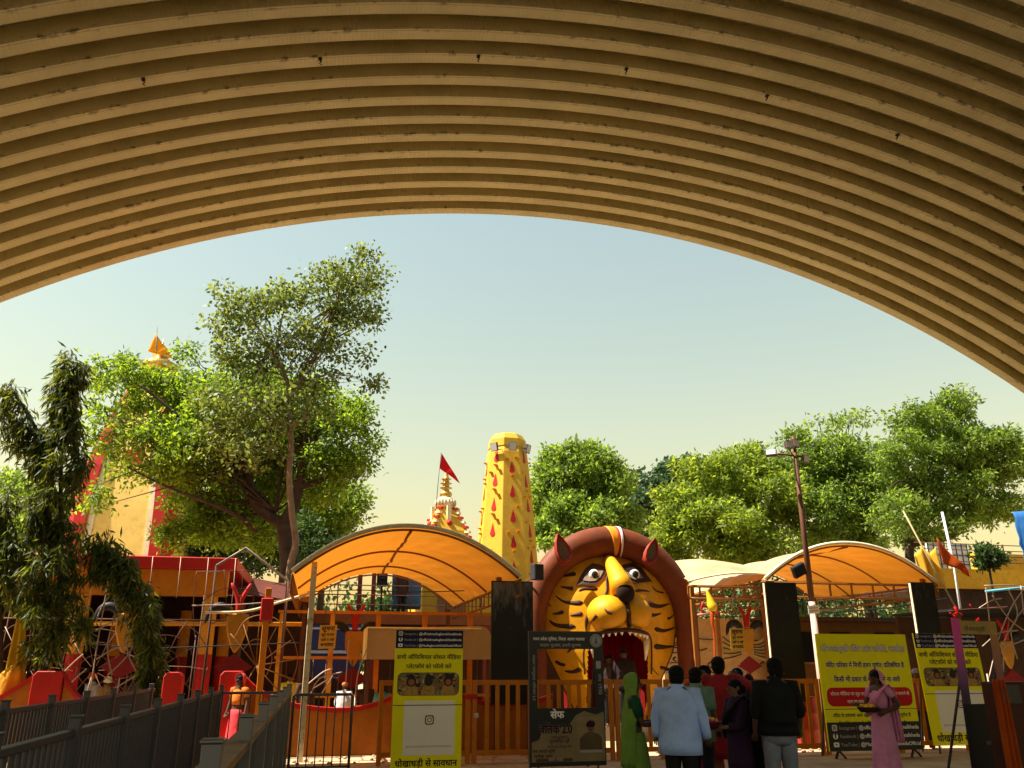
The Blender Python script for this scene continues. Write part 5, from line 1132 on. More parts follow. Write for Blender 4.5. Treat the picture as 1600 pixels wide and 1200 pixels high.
# tall black panels
def black_panel(label, pxs, seed, scuff):
    (ax, ay), (bx_, by_) = pxs; yy = 17.4; p, q = at(ax, ay, yy), at(bx_, by_, yy); t = thing('black_panel', label, 'panel', ((p.x+q.x)/2, yy, 0))
    m = bpy.data.materials.new('scuffed_black'); m.use_nodes = True; n = m.node_tree.nodes; l = m.node_tree.links; bs_ = n['Principled BSDF']; bs_.inputs['Roughness'].default_value = .55; bs_.inputs['Specular IOR Level'].default_value = .25
    tc = n.new('ShaderNodeTexCoord'); mp = n.new('ShaderNodeMapping'); mp.inputs['Location'].default_value = (seed, seed, 0); mp.inputs['Scale'].default_value = (5, 5, 1.2); l.new(tc.outputs['Object'], mp.inputs[0])
    nz = n.new('ShaderNodeTexNoise'); nz.inputs['Scale'].default_value = 1.7; nz.inputs['Detail'].default_value = 9; nz.inputs['Roughness'].default_value = .7; l.new(mp.outputs[0], nz.inputs['Vector'])
    sz = n.new('ShaderNodeSeparateXYZ'); l.new(tc.outputs['Generated'], sz.inputs[0]); hi = n.new('ShaderNodeMapRange'); hi.inputs[1].default_value = .55; hi.inputs[2].default_value = .95; hi.inputs[3].default_value = 0; hi.inputs[4].default_value = scuff; l.new(sz.outputs[2], hi.inputs[0])
    ad = n.new('ShaderNodeMath'); ad.operation = 'ADD'; l.new(nz.outputs[0], ad.inputs[0]); l.new(hi.outputs[0], ad.inputs[1]); r = n.new('ShaderNodeMapRange'); r.inputs[1].default_value = .62; r.inputs[2].default_value = .85; l.new(ad.outputs[0], r.inputs[0])
    mx = n.new('ShaderNodeMix'); mx.data_type = 'RGBA'; mx.inputs[6].default_value = (.010, .011, .013, 1); mx.inputs[7].default_value = (.16, .15, .15, 1); l.new(r.outputs[0], mx.inputs[0]); l.new(mx.outputs[2], bs_.inputs['Base Color'])
    MB().bx((p.x, yy, .95), (q.x, yy+.05, p.z)).build('sheet', m, t); 
    MB().bx((p.x-.022, yy-.006, .95), (p.x-.001, yy+.056, p.z)).build('side_trim', CREAM if scuff < .2 else BLACK, t)  # cream on the left edge stands for light catching it
    MB().bx((q.x+.001, yy-.006, .95), (q.x+.022, yy+.056, p.z)).build('side_trim', BLACK, t); MB().bx((p.x-.022, yy-.006, p.z+.001), (q.x+.022, yy+.056, p.z+.022)).build('top_trim', BLACK, t)
    for x in (p.x+.08, q.x-.08): MB().bx((x-.03, yy+.052, 0), (x+.03, yy+.11, p.z-.1)).build('post', RUST, t)
black_panel('black panel with torn pale scuffs on top left of the tiger', ((770, 909), (832, 1060)), 1.3, .26)
black_panel('plain black panel standing between the tiger and the lamp post', ((1195, 911), (1258, 1060)), 5.1, .02)
black_panel('streaky black panel behind the right hand yellow banner', ((1423, 911), (1481, 1060)), 9.4, .1)
sb_ = thing('loudspeaker', 'small dark speaker box mounted on the left side of the tiger mane', 'loudspeaker', at(838, 895, 19.9)); c = at(839, 894, 19.9)
MB().box(c, (.27, .22, .38), rz=.3).build('cabinet', mat('speaker_grey', (.03, .03, .035), .5), sb_, bevel=.015); MB().box(c+Vector((.02, -.115, 0)), (.2, .012, .3), rz=.3).build('grille', BLACK, sb_); MB().bar(c+Vector((0, .1, -.1)), c+Vector((-.1, .9, -.15)), .04).build('bracket', RUST, sb_)

# ------------------------------------------------------------------ lamp post
LY = 19.0; l0 = at(1240, 690, LY); lx = l0.x; zt_ = l0.z
lp = thing('lamp_post', 'tall slender brown lamp post with four floodlights right of the tiger', 'lamp post', (lx, LY, 0))
MB().tube([(lx, LY, 3.2), (lx, LY, 5.2), (lx, LY, zt_+.15)], [.075, .065, .045], 12).build('upper_pole', RUST, lp); MB().tube([(lx, LY, 0), (lx, LY, 3.2)], .08, 12).build('lower_pole', mat('lit_pole_pink', (.5, .36, .28), .6, dirt=.3), lp)  # lower pole paler: the light falling on it is in the colour
zc_ = at(1240, 712, LY).z; MB().tube([(lx-.5, LY, zc_+.03), (lx+.3, LY, zc_-.02)], .03, 8).build('cross_arm', RUST, lp)
for px_, py_, rz_, tl in ((1205, 708, .7, .5), (1258, 717, -.5, -.2), (1234, 695, .2, -.1), (1242, 693, -.4, -.1)):
    c = at(px_, py_, LY-.12); nn = Vector((-math.sin(rz_)*.9, -math.cos(rz_), 0)); tt = Vector((math.cos(rz_), -math.sin(rz_), 0)); M = Matrix((tt, nn, Vector((0, 0, 1)))).transposed() @ Matrix.Rotation(tl, 3, 'X')
    hb_ = MB().box(c, (.27, .09, .2), M=M).build('floodlight', mat('brown_housing', (.07, .04, .035), .5), lp, bevel=.01); MB().box(c+M@Vector((0, .05, 0)), (.23, .01, .16), M=M).build('glass', LENS, hb_); MB().bar(c-M@Vector((0, .05, 0)), Vector((c.x*.5+lx*.5, LY, zc_)), .025).build('arm', RUST, lp)
c = at(1248, 891, LY-.2); M = Matrix.Rotation(-.45, 3, 'Y') @ Matrix.Rotation(.3, 3, 'X')
fb = MB().box(c, (.36, .12, .3), M=M).build('low_floodlight', BLACK, lp, bevel=.015); MB().box(c-M@Vector((0, .065, 0)), (.31, .012, .25), M=M).build('glass', mat('dark_lens', (.02, .02, .022), .15), fb); MB().bar(c, Vector((lx, LY, c.z-.1)), .03).build('arm', RUST, lp)
q = at(1272, 953, LY-.1); sg = thing('small_sign', 'small white printed sign tied to the lamp post', 'sign', q)
b = Board(q+Vector((-.15, 0, -.1)), (1, 0, .08), (-.05, 0, 1)); b.rect('plate', 0, 0, .3, .2, -.01, 0, WHITE, sg); b.rect('print_band', .03, .05, .27, .08, .0005, .002, mat('pink_print', (.5, .2, .2), .5), sg); b.rect('print_band', .03, .12, .27, .15, .0005, .002, INKG, sg)
# small hanging yellow placards
for (px_, py_, yy, lb) in ((511, 996, 19.5, 'small yellow Hindi placard hanging behind the white pole'), (1152, 1000, 18.9, 'small yellow Hindi placard hanging right of the tiger mane')):
    q = at(px_, py_, yy); t = thing('placard', lb, 'placard', q); b = Board(q+Vector((-.18, 0, -.24)), (1, 0, .03), (.03, 0, 1)); b.rect('plate', 0, 0, .37, .5, -.008, 0, mat('placard_yellow', (.5, .33, .04), .6), t)
    for i, tx_ in enumerate(('सूचना', 'जूते च<प>पल', 'यहाँ न रखें', 'ध<न>यवाद')): b.text(tx_, .185, .38-.11*i, .28, INK, t, bold=.03, n=.002)
    MB().tube([b.P(.05, .5), b.P(.1, .9), (q.x, yy, q.z+1.1)], .006, 4).tube([b.P(.32, .5), b.P(.28, .9), (q.x, yy, q.z+1.1)], .006, 4).build('string', BLACK, t)
# ------------------------------------------------------------------ wire and emblem ornaments
def emblem(label, px_, py_, Y, s=1.0, wings=False):
    c = at(px_, py_, Y); t = thing('hanging_emblem', label, 'ornament', c, group=None)
    def q(pts, y=0): return [Vector((c.x+x*s, Y+y, c.z+z*s)) for x, z in pts]
    m = MB(); m.prism([(c.x+x*s, c.z+z*s) for x, z in ((-.24, .38), (.24, .38), (.23, 0), (.12, -.34), (0, -.52), (-.12, -.34), (-.23, 0))], Y-.05, Y+.05); m.build('shield', mat('emblem_yellow', (.42, .19, .02), .6, dirt=.3), t, bevel=.03)
    for sg_ in (-1, 1):
        o = MB(); o.tube(catmull(q([(sg_*.18, .36), (sg_*.38, .52), (sg_*.60, .45), (sg_*.72, .15)]), 5), [.07, .08, .09, .095, .1, .1, .1, .095, .09, .085, .08, .07, .06, .05, .03, .015], 8, flat=.5); o.build('horn', BLACK, t)
    for sg_ in (-1, 1): MB().tube(catmull(q([(0, .4), (sg_*.05, .7), (sg_*.22, 1.05)], -.02), 4), [.07, .07, .065, .06, .055, .05, .045, .04, .02], 8).build('red_fork', RED, t)
    MB().prism([(c.x+x*s, c.z+z*s) for x, z in ((0, -.5), (.42, -.8), (0, -1.02), (-.42, -.8))], Y-.04, Y+.04).build('red_diamond', mat('maroon_cloth', (.17, .012, .015), .8), t)
    MB().tube([(c.x, Y+.02, 0), (c.x, Y+.02, c.z-.9*s)], .03, 6).build('stem', RUST, t)
    if wings:
        for sg_ in (-1, 1):
            o = MB(); o.prism([(c.x+sg_*x*s, c.z+z*s) for x, z in ((.2, -.1), (.5, 0), (.85, .18), (.9, -.75), (.5, -.6), (.2, -.5))][::sg_], Y+.06, Y+.09); w_ = o.build('wing', mat('wing_cream', (.5, .33, .13), .6, dirt=.3), t)
            for k in range(5): MB().tube(catmull(q([(sg_*.22, -.15-.07*k), (sg_*.5, -.12-.1*k), (sg_*.85, .1-.17*k)], .045), 4), .012, 5).build('wing_line', BLACK, w_)
emblem('yellow shield ornament with black horns inside the pavilion, left of the red column', 197, 985, 21.0)
emblem('yellow shield ornament with black horns just right of the red based column', 370, 985, 20.6)
emblem('yellow shield ornament with black horns beside the yellow placard and cream awning', 553, 1010, 22.5)
emblem('orange shield ornament with cream wings between the tiger and the black panel', 1168, 1000, 20.5, .8, True)
emblem('dim shield ornament behind the magenta frame at the far right', 1575, 1020, 19.0, .8)
def wires(name, label, curves, Y, r=.014, m=WIRE, cat='wire ornament'):
    ps = [[at(x, y, Y) for x, y in c] for c in curves]; low = min((p for c in ps for p in c), key=lambda p: p.z)
    t = thing(name, label, cat, (low.x, Y, 0))
    for c in ps: MB().tube(catmull(c, 6) if len(c) > 2 else c, r, 6).build('rod', m, t)
    MB().tube([(low.x, Y+.03, 0), (low.x, Y+.03, low.z+.1)], r*1.3, 6).build('stand', m, t); return t
wires('wire_trident', 'bent wire trident ornament in front of the pavilion between the columns', [[(170, 905), (160, 960), (150, 1020), (142, 1075)], [(228, 975), (226, 1030), (221, 1075)], [(178, 900), (180, 945), (205, 985), (202, 1020), (168, 1055)], [(215, 895), (168, 935), (150, 970)],
      [(190, 895), (225, 960), (235, 1000), (222, 1045), (180, 1075)], [(210, 960), (198, 1000), (208, 1040), (238, 1075)], [(150, 985), (185, 970), (215, 985)], [(150, 1030), (190, 1010), (240, 1015)], [(180, 960), (168, 1010), (175, 1055)]], 19.6)
wires('sun_ray_ornament', 'half round sunburst of thin rods left of the white pole', [[(400, 1040), (360, 990)], [(400, 1040), (380, 975)], [(400, 1040), (405, 970)], [(400, 1040), (432, 980)], [(400, 1040), (455, 1000)], [(400, 1040), (462, 1030)], [(400, 1040), (460, 1062)], [(400, 1040), (440, 1085)], [(400, 1040), (412, 1092)], [(400, 1040), (375, 1085)],
      [(365, 1000), (385, 968), (420, 962), (450, 985), (465, 1025), (455, 1065), (425, 1092)], [(380, 1015), (395, 1000), (415, 1003), (425, 1030), (415, 1058)]], 19.2, .011, mat('ochre_rod', (.25, .11, .03), .5))
wires('bent_rod_frame', 'tall frame of thin bent rods under the pipe gable', [[(307, 893), (302, 950), (305, 1000)], [(307, 893), (400, 892)], [(350, 890), (354, 950)], [(379, 890), (376, 960)], [(397, 890), (396, 960)], [(316, 940), (345, 921), (380, 920), (415, 930), (430, 945)], [(304, 947), (360, 945), (420, 940), (470, 930)], [(330, 975), (360, 960), (378, 952)]], 19.8, .009, RUST)
wires('wire_trident', 'tangle of bent pale wires at the right edge of the picture', [[(1545, 1060), (1560, 1000), (1580, 950), (1600, 920)], [(1540, 915), (1545, 960), (1550, 1010)], [(1538, 915), (1590, 914)], [(1595, 915), (1600, 960)], [(1575, 920), (1590, 960), (1570, 1000), (1568, 1050)], [(1530, 950), (1550, 938), (1565, 935)], [(1600, 950), (1580, 985), (1590, 1030)], [(1550, 930), (1575, 965), (1600, 985)], [(1545, 985), (1565, 1010), (1600, 1000)], [(1535, 1010), (1560, 990), (1590, 985)]], 17.0, .013)
wires('wire_rosette', 'loose wire loops behind the mast tree left of the pavilion column', [[(30, 1015), (60, 1030), (85, 1060)], [(25, 1035), (50, 1030), (82, 1028)], [(95, 1055), (115, 1035), (130, 1022)], [(98, 1080), (118, 1060), (135, 1045)], [(80, 1010), (95, 1040), (105, 1075)]], 19.9, .012)
wires('wire_trident', 'bent rods and short struts behind the fence left of the banner', [[(480, 1070), (505, 1050), (520, 1045)], [(485, 1085), (500, 1060), (535, 1050)], [(545, 1000), (542, 1040), (540, 1070)], [(575, 1010), (560, 1050), (555, 1090)], [(490, 1075), (515, 1060)], [(500, 1088), (520, 1055)]], 19.4, .014)
# flower spikes stuck along the red string above the mural
fs_ = thing('straw_spray', 'spray of thin orange straws on a cord above the winged emblem', 'decoration', at(1160, 955, 20.8))
for (x, y, dx) in ((1165, 958, 8), (1158, 956, -3), (1172, 956, 14), (1150, 954, -12), (1178, 955, 20), (1145, 953, -6)): MB().tube([at(x, y, 20.8), at(x+dx, y-20, 20.75)], .012, 5).build('straw', mat('straw', (.55, .28, .06), .7), fs_)
MB().tube(catmull([at(1090, 960, 20.8), at(1130, 957, 20.8), at(1170, 953, 20.8), at(1196, 950, 20.8)], 5), .014, 6).build('cord', ORCLOTH, fs_)
# yellow and red tied cloth on a rod right of the tiger
tc_ = thing('tied_cloth', 'bright yellow cloth knotted on a red rod right of the tiger mane', 'cloth', at(1115, 945, 19.6)); w_ = [at(*p, 19.6) for p in ((1104, 921), (1109, 935), (1113, 947), (1119, 954))]
MB().tube(catmull(w_, 4), [.02, .03, .045, .06, .075, .09, .1, .115, .12, .12, .1, .06, .03][:13], 10).build('cloth', mat('bright_yellow_cloth', (.8, .52, .02), .7), tc_)
MB().tube(catmull([at(*p, 19.62) for p in ((1113, 957), (1113, 975), (1116, 992), (1117, 1060))], 4), [.06, .055, .05, .045, .04, .035, .035, .03, .03, .025, .025, .02, .02], 8).build('rod', ORCLOTH, tc_)
MB().tube(catmull([at(*p, 19.65) for p in ((1098, 958), (1096, 948), (1100, 940))], 4), .025, 6).build('red_loop', RED, tc_); MB().tube([at(1090, 961, 19.65), at(1122, 956, 19.65)], .03, 6).build('cross_rod', mat('pink_rod', (.5, .18, .14), .6), tc_)
rb_ = thing('ribbon_string', 'string of short red ribbons above the magenta frame', 'decoration', at(1500, 965, 18.2))
MB().tube(catmull([at(1482, 955, 18.2), at(1510, 952, 18.2), at(1545, 950, 18.2), at(1575, 948, 18.2)], 5), .01, 5).build('string', RUST, rb_)
rnd = random.Random(12)
for (x, y) in ((1484, 958), (1491, 948), (1497, 955), (1503, 962), (1486, 968), (1515, 946), (1529, 966), (1493, 966)): p = at(x, y, 18.15); e = p+Vector((rnd.uniform(-.12, .12), 0, rnd.uniform(-.2, .12))); MB().tube([p, p.lerp(e, .5)+Vector((.02, -.02, 0)), e], .035, 6, flat=.3).build('ribbon', REDCLOTH, rb_)
# overhead strings of pipes / cables
def cable(label, pts, Y, r=.012, m=WIRE):
    c = catmull([at(x, y, Y) for x, y in pts], 8); tag(MB().tube(c, r, 6).build('overhead_cable', m), label, 'cable')
cable('pale cable sagging from the pavilion to the left canopy corner', [(320, 957), (385, 955), (440, 940), (490, 925)], 19.0, .028, mat('pale_pipe', (.62, .48, .28), .5))
cable('thin pale wire just under the sagging cable by the left canopy', [(300, 946), (380, 944), (450, 937), (492, 930)], 19.3, .010)
cable('thin cable looping below the yellow tie rail in the pavilion', [(130, 1005), (230, 1012), (320, 1010), (470, 1004)], 19.7, .012, BLACK)
cable('thin wire strung over the tiger gate terrace behind the canopy', [(480, 925), (560, 922), (640, 925), (760, 922)], 22.5, .012, BLACK)
cable('thin cable hanging above the mural beside the tiger', [(1095, 964), (1140, 964), (1200, 962)], 21.2, .012, BLACK)
cable('dark cable swagging across the shed at right', [(1270, 958), (1330, 955), (1400, 948), (1480, 935)], 19.6, .015, BLACK)

# ------------------------------------------------------------------ loose things
yc = MB(); a0 = at(40, 962, 18.9); 
def ycf(u, v):
    tl, tr = at(38, 958, 18.9), at(42, 958, 18.9); px_ = 40-(40-(-10))*u*(.25+.75*v); py_ = 960+v*118+u*40*v; p = at(px_, py_-8*math.sin(PI*u), 18.9); p.y += .1*math.sin(u*14)*v; return p
yc.grid(ycf, 16, 14); tag(yc.build('yellow_cloth', YCLOTH, thick=.01), 'dusty yellow cloth tied up and draped at the far left', 'cloth')
bdl = at(15, 1062, 18.85); t = thing('cloth_bundle', 'orange yellow cloth bundle hanging below the draped cloth at far left', 'cloth', bdl)
m = MB(); m.loft([(bdl.x+.1, 18.85, bdl.z+.3, .06, .05), (bdl.x+.05, 18.85, bdl.z+.12, .2, .1), (bdl.x, 18.85, bdl.z-.1, .27, .13), (bdl.x-.04, 18.85, bdl.z-.3, .29, .14), (bdl.x-.06, 18.85, bdl.z-.5, .25, .12), (bdl.x-.06, 18.85, bdl.z-.52, .1, .06)], 30, lambda a, i, z: 1+.13*math.sin(7*a+z*5)+.06*math.sin(13*a-z*4)); m.build('cloth', mat('saffron_fabric', (.5, .24, .015), .85, var=.35, scale=5), t)
oc = at(1552, 1075, 11.0)
t = thing('orange_drape', 'orange brown cloth draped over a dark stand at the lower right corner', 'cloth', (oc.x+.25, 11.0, 0))
o = MB(); o.grid(lambda u, v: Vector((oc.x+.02+u*.17+.07*v*(u-.5), 11.0+.035*math.sin(u*17+v*2.5)-.03*v, (oc.z+.12)*(1-v)+.15*v)), 22, 12); o.build('cloth', ORCLOTH, t, thick=.008)
m = MB(); m.bx((oc.x+.22, 11.03, 0), (oc.x+.95, 11.5, oc.z+.08)); m.build('stand', mat('dark_maroon_panel', (.06, .016, .01), .6, var=.3, dirt=.3), t, bevel=.02)
q = at(1585, 1085, 10.95); MB().box((q.x, 11.0, q.z), (.28, .04, .25)).build('printed_card', mat('card_grey', (.06, .055, .05), .5, var=.4), t)
p = at(1262, 1150, 17.6)
t = thing('red_drum', 'red steel drum standing behind the fence below the black panel', 'drum', (p.x, 17.7, 0)); m = MB(); m.sm = True; m.lathe([(.30, 0), (.31, .03), (.30, .06), (.30, .36), (.315, .39), (.30, .42), (.30, .70), (.315, .73), (.30, .76), (.30, 1.02), (.31, 1.05)], (p.x, 17.7, 0), 20); m.build('body', mat('faded_red', (.33, .03, .02), .5, dirt=.3), t); m = MB(); m.lathe([(.285, 1.03), (.285, 1.04)], (p.x, 17.7, 0), 20); m.build('lid', RUST, t)
lit_strip = MB().bx((p.x-.46, 17.7, 0), (p.x-.38, 17.78, 1.15)); tag(lit_strip.build('lit_edge_strip', CREAM, bevel=.01), 'cream strip standing for the lit left edge of the red drum', 'post')  # light along the drum's left side, put in as a cream strip
# rubble and litter at the foot of the fence
rnd = random.Random(5); rub = MB()
for i in range(260):
    x = rnd.uniform(8, 13.5) if i % 2 else rnd.uniform(-1.5, 8); y = rnd.uniform(16.7, 18); r = rnd.uniform(.015, .05)
    rub.ell((x, y, r*.5), (r, r*rnd.uniform(.6, 1.2), r*.6), 6, 4)
rub.build('scattered_litter', mat('pale_rubble', (.45, .33, .24), .9, var=.4, scale=.7), kind='stuff')['label'] = 'small pale stones and litter on the ground behind the fence'

# ------------------------------------------------------------------ people
SKIN = mat('brown_skin', (.17, .085, .045), .5, var=.08); DSKIN = mat('dark_brown_skin', (.09, .045, .026), .5, var=.08)
HAIR = mat('black_hair', (.006, .005, .005), .75, var=.3, scale=20, spec=.12)
def fabric(name, col, tr=None): return mat(name, col, .85, var=.2, scale=4, bump=.7, bscale=11, spec=.15, trans=tr)
def skin_mesh(name, chains, m, parent):
    """one continuous surface grown round a skeleton; chains: list of [(pos, rx, ry), ...]; a repeated position joins chains"""
    vs = []; es = []; rad = []; key = {}
    for ch in chains:
        prev = None
        for p, rx, ry in ch:
            k = tuple(round(c, 4) for c in p)
            if k not in key: key[k] = len(vs); vs.append(p); rad.append((rx, ry))
            i = key[k]
            if prev is not None and prev != i: es.append((prev, i))
            prev = i
    me = bpy.data.meshes.new(name); me.from_pydata(vs, es, []); o = bpy.data.objects.new(name, me); C.objects.link(o)
    sk = o.modifiers.new('s', 'SKIN'); sk.use_smooth_shade = True
    if not me.skin_vertices:
        bpy.context.view_layer.objects.active = o
    sl = me.skin_vertices[0].data if me.skin_vertices else None
    for i, r in enumerate(rad): sl[i].radius = r
    sl[0].use_root = True
    su = o.modifiers.new('u', 'SUBSURF'); su.levels = 2; su.render_levels = 2
    dg = bpy.context.evaluated_depsgraph_get(); dg.update()
    nm = bpy.data.meshes.new_from_object(o.evaluated_get(dg)); o.modifiers.clear(); o.data = nm; bpy.data.meshes.remove(me); nm.name = name
    nm.materials.clear(); nm.materials.append(m); nm.polygons.foreach_set('use_smooth', [True]*len(nm.polygons)); o.parent = parent; return o
REST = {'L': [(.23, .02, 1.16), (.25, -.06, .90)], 'R': [(-.23, .02, 1.16), (-.25, -.06, .90)]}
def person(label, loc, rz, H=1.68, skin=SKIN, arms=None, legs=None, build=1.0, head=(0, 0), parts=(), group=None, hold=None):
    """faces local -Y; +X is the person's left side. measures are for a 1.7 m body and scaled."""
    t = thing('person', label, 'person', (loc[0], loc[1], loc[2] if len(loc) > 2 else 0), rz, group); k = H/1.7
    A = dict(REST); A.update(arms or {}); V = lambda p: (p[0]*k, p[1]*k, p[2]*k)
    LG = legs or {'L': [(.10, -.01, .49), (.11, .02, .08)], 'R': [(-.10, -.01, .49), (-.11, .02, .08)]}
    hx, hy = head; hc = Vector((hx*.06, -.015-.03*hy, 1.585))
    ch = [[((0, 0, .95), .145*build, .105*build), ((0, .005, 1.12), .13*build, .095*build), ((0, .01, 1.30), .155*build, .11*build), ((0, .015, 1.42), .11, .085), ((hx*.02, .01, 1.49), .056, .056), ((hx*.05, -.005, 1.555), .075, .085), (tuple(hc+Vector((0, 0, .03))), .082, .098), (tuple(hc+Vector((0, .005, .09))), .055, .065)]]
    for s_, sg in (('L', 1), ('R', -1)):
        e, h = A[s_]; w = Vector(e).lerp(Vector(h), .82)
        ch.append([((0, .015, 1.42), .11, .085), ((sg*.165*build, .015, 1.40), .062, .062), (tuple(Vector((sg*.185*build, .015, 1.38)).lerp(Vector(e), .5)), .048, .048), (tuple(e), .039, .039), (tuple(Vector(e).lerp(w, .5)), .036, .036), (tuple(w), .026, .03), (tuple(w.lerp(Vector(h), .6)), .040, .022), (tuple(h), .034, .018)])
        kn, an = LG[s_]; ch.append([((0, 0, .95), .145*build, .105*build), ((sg*.095, 0, .88), .095, .095), (tuple(Vector((sg*.1, 0, .88)).lerp(Vector(kn), .5)), .078, .078), (tuple(kn), .056, .056), (tuple(Vector(kn).lerp(Vector(an), .4)), .055, .055), (tuple(an), .036, .036), ((an[0], an[1]-.06, .035), .04, .032), ((an[0]+sg*.012, an[1]-.17, .028), .032, .022)])
    ch = [[(V(p), rx*k, ry*k) for p, rx, ry in c] for c in ch]
    body = skin_mesh('body', ch, skin, t)
    # face, ears and fingers belong to the body mesh
    m = MB(); hk = V(hc)
    m.ell((hk[0]+.004*hx, hk[1]-.092*k, hk[2]+.0*k), (.014*k, .022*k, .028*k), 8, 6)
    for sg in (-1, 1): m.ell((hk[0]+sg*.082*k, hk[1]+.01*k, hk[2]+.01*k), (.012*k, .022*k, .034*k), 8, 6)
    m.ell((hk[0], hk[1]-.083*k, hk[2]-.05*k), (.026*k, .012*k, .008*k), 8, 5)
    for s_, sg in (('L', 1), ('R', -1)):
        e, h = [Vector(V(p)) for p in A[s_]]; d = (h-e).normalized(); sd = d.cross(Vector((0, 1, .2))).normalized(); cu = d.cross(sd)
        for q, (off, L) in enumerate(((-.030, .066), (-.010, .078), (.010, .074), (.029, .058))):
            a = h+sd*off*k; m.tube([a-d*.02*k, a+d*L*.45*k+cu*.008*k, a+d*L*.8*k+cu*.022*k, a+d*L*.95*k+cu*.036*k], [.0095*k, .009*k, .008*k, .005*k], 6)
        a = h-d*.045*k-sd*.03*k*sg; m.tube([a, a-sd*.028*k*sg+d*.02*k, a-sd*.03*k*sg+d*.05*k+cu*.015*k], [.012*k, .011*k, .007*k], 6)
    import bmesh
    ex = m.build('t', skin, t, local=True); bm = bmesh.new(); bm.from_mesh(body.data); bm.from_mesh(ex.data); bm.to_mesh(body.data); bm.free(); md = ex.data; bpy.data.objects.remove(ex); bpy.data.meshes.remove(md)
    body.data.polygons.foreach_set('use_smooth', [True]*len(body.data.polygons))
    m = MB()
    for sg in (-1, 1): m.ell((hk[0]+sg*.031*k, hk[1]-.083*k, hk[2]+.028*k), (.014*k, .008*k, .007*k), 8, 5)
    m.build('eyes', mat('eye_dark', (.03, .02, .02), .3), t, local=True)
    def lb(o, name, mm, **kw): o.v = [V(p) for p in o.v]; return o.build(name, mm, t, local=True, **kw)
    rr = random.Random(int(H*1000)+int(loc[0]*77))
    ph = rr.random()*6
    def cren(amp, n_): return lambda a, i, z: 1+amp*math.sin(n_*a+ph+z*6)*(.4+.6*abs(math.sin(z*23+a*2+ph)))
    for P in parts:
        kind = P[0]
        if kind == 'hair':
            o = MB(); c = hc; o.ell((c.x, c.y+.022, c.z+.055), (.094, .102, .088), 16, 10); o.ell((c.x, c.y+.045, c.z+.0), (.088, .075, .10), 14, 8); lb(o, 'hair', P[1])
        elif kind == 'bun':
            o = MB(); c = hc; o.ell((c.x, c.y+.02, c.z+.05), (.092, .10, .085), 16, 10)
            if not any(q_[0] == 'veil' for q_ in parts): o.ell((c.x, c.y+.12, c.z), (.06, .05, .06), 12, 8)
            o.ell((c.x, c.y+.035, c.z-.03), (.082, .06, .09), 12, 8); lb(o, 'hair', P[1])
        elif kind == 'shirt':
            _, mm, hem, slv, loose = P[:5]; f = build*loose; o = MB()
            o.loft([(0, .005, hem, .185*f, .135*f), (0, .005, hem+.12, .183*f, .132*f), (0, .005, 1.0, .176*f, .127*f), (0, .01, 1.12, .172*f, .124*f), (0, .01, 1.25, .186*f, .130*f), (0, .012, 1.34, .205*build, .132*build), (0, .015, 1.40, .192*build, .122), (0, .015, 1.445, .145, .108), (0, .012, 1.478, .088, .088), (0, .01, 1.495, .07, .075)], 28, cren(.028, 5), True)
            for s_, sg in (('L', 1), ('R', -1)):
                e, h = A[s_]; e = Vector(e); h = Vector(h); s0_ = Vector((sg*.09*build, .013, 1.41)); s1_ = Vector((sg*.17*build, .013, 1.412)); end = s0_.lerp(e, min(1, slv*2)) if slv <= .5 else e.lerp(h, (slv-.5)*2*.86)
                pts = [s0_, s1_, s1_.lerp(e, .55)] + ([end] if slv <= .5 else [e, e.lerp(end, .35), e.lerp(end, .7), end])
                if slv <= .5: pts = [s0_, s1_, s1_.lerp(end, .6), end]
                n_ = len(pts); rs = [.074, .09, .076]+[.066-.014*i/(max(1, n_-4)) for i in range(n_-3)]; rs = [r_*(1+.06*math.sin(i*2.6)) for i, r_ in enumerate(rs)]; o.tube(pts, rs, 12)
            lb(o, P[5] if len(P) > 5 else 'shirt', mm)
            if len(P) <= 5:
                o = MB(); o.loft([(0, .012, 1.47, .088, .088), (0, .01, 1.515, .074, .076), (0, .01, 1.52, .066, .066)], 18, None, False); lb(o, 'collar', mm)
        elif kind == 'trousers':
            o = MB(); o.loft([(0, 0, 1.02, .155*build, .115*build), (0, 0, .93, .175*build, .128*build), (0, 0, .84, .175*build, .125*build), (0, 0, .80, .15*build, .11)], 22)
            for s_, sg in (('L', 1), ('R', -1)):
                kn, an = LG[s_]; hp_ = Vector((sg*.088, 0, .86)); kn = Vector(kn); an = Vector(an); ps_ = [hp_, hp_.lerp(kn, .5), kn, kn.lerp(an, .5), an+Vector((0, 0, .0)), an-Vector((0, -.005, .045))]
                o.tube(ps_, [.105, .092, .075, .07, .062, .064], 14)
            lb(o, 'trousers', P[1])
        elif kind == 'shoes':
            o = MB()
            for s_, sg in (('L', 1), ('R', -1)):
                an = LG[s_][1]; o.ell((an[0], an[1]-.06, .035), (.05, .135, .04), 12, 7)
            lb(o, 'shoes', P[1])
        elif kind == 'skirt':
            _, mm, zt0, rx_, ry_, amp = P; o = MB(); zs = np.linspace(zt0, .03, 12)
            o.loft([(0, .0, z, (.15+(rx_-.15)*((zt0-z)/zt0)**.8)*build, (.115+(ry_-.115)*((zt0-z)/zt0)**.8)*build) for z in zs], 56, lambda a, i, z: 1+amp*i*(math.sin(11*a+ph)+.6*math.sin(17*a+2*ph))*(1.3 if math.sin(a) < 0 else .7))
            lb(o, 'sari_skirt', mm)
        elif kind == 'pallu':                   # cloth over the left shoulder, across the chest and down the back
            mm = P[1]; o = MB()
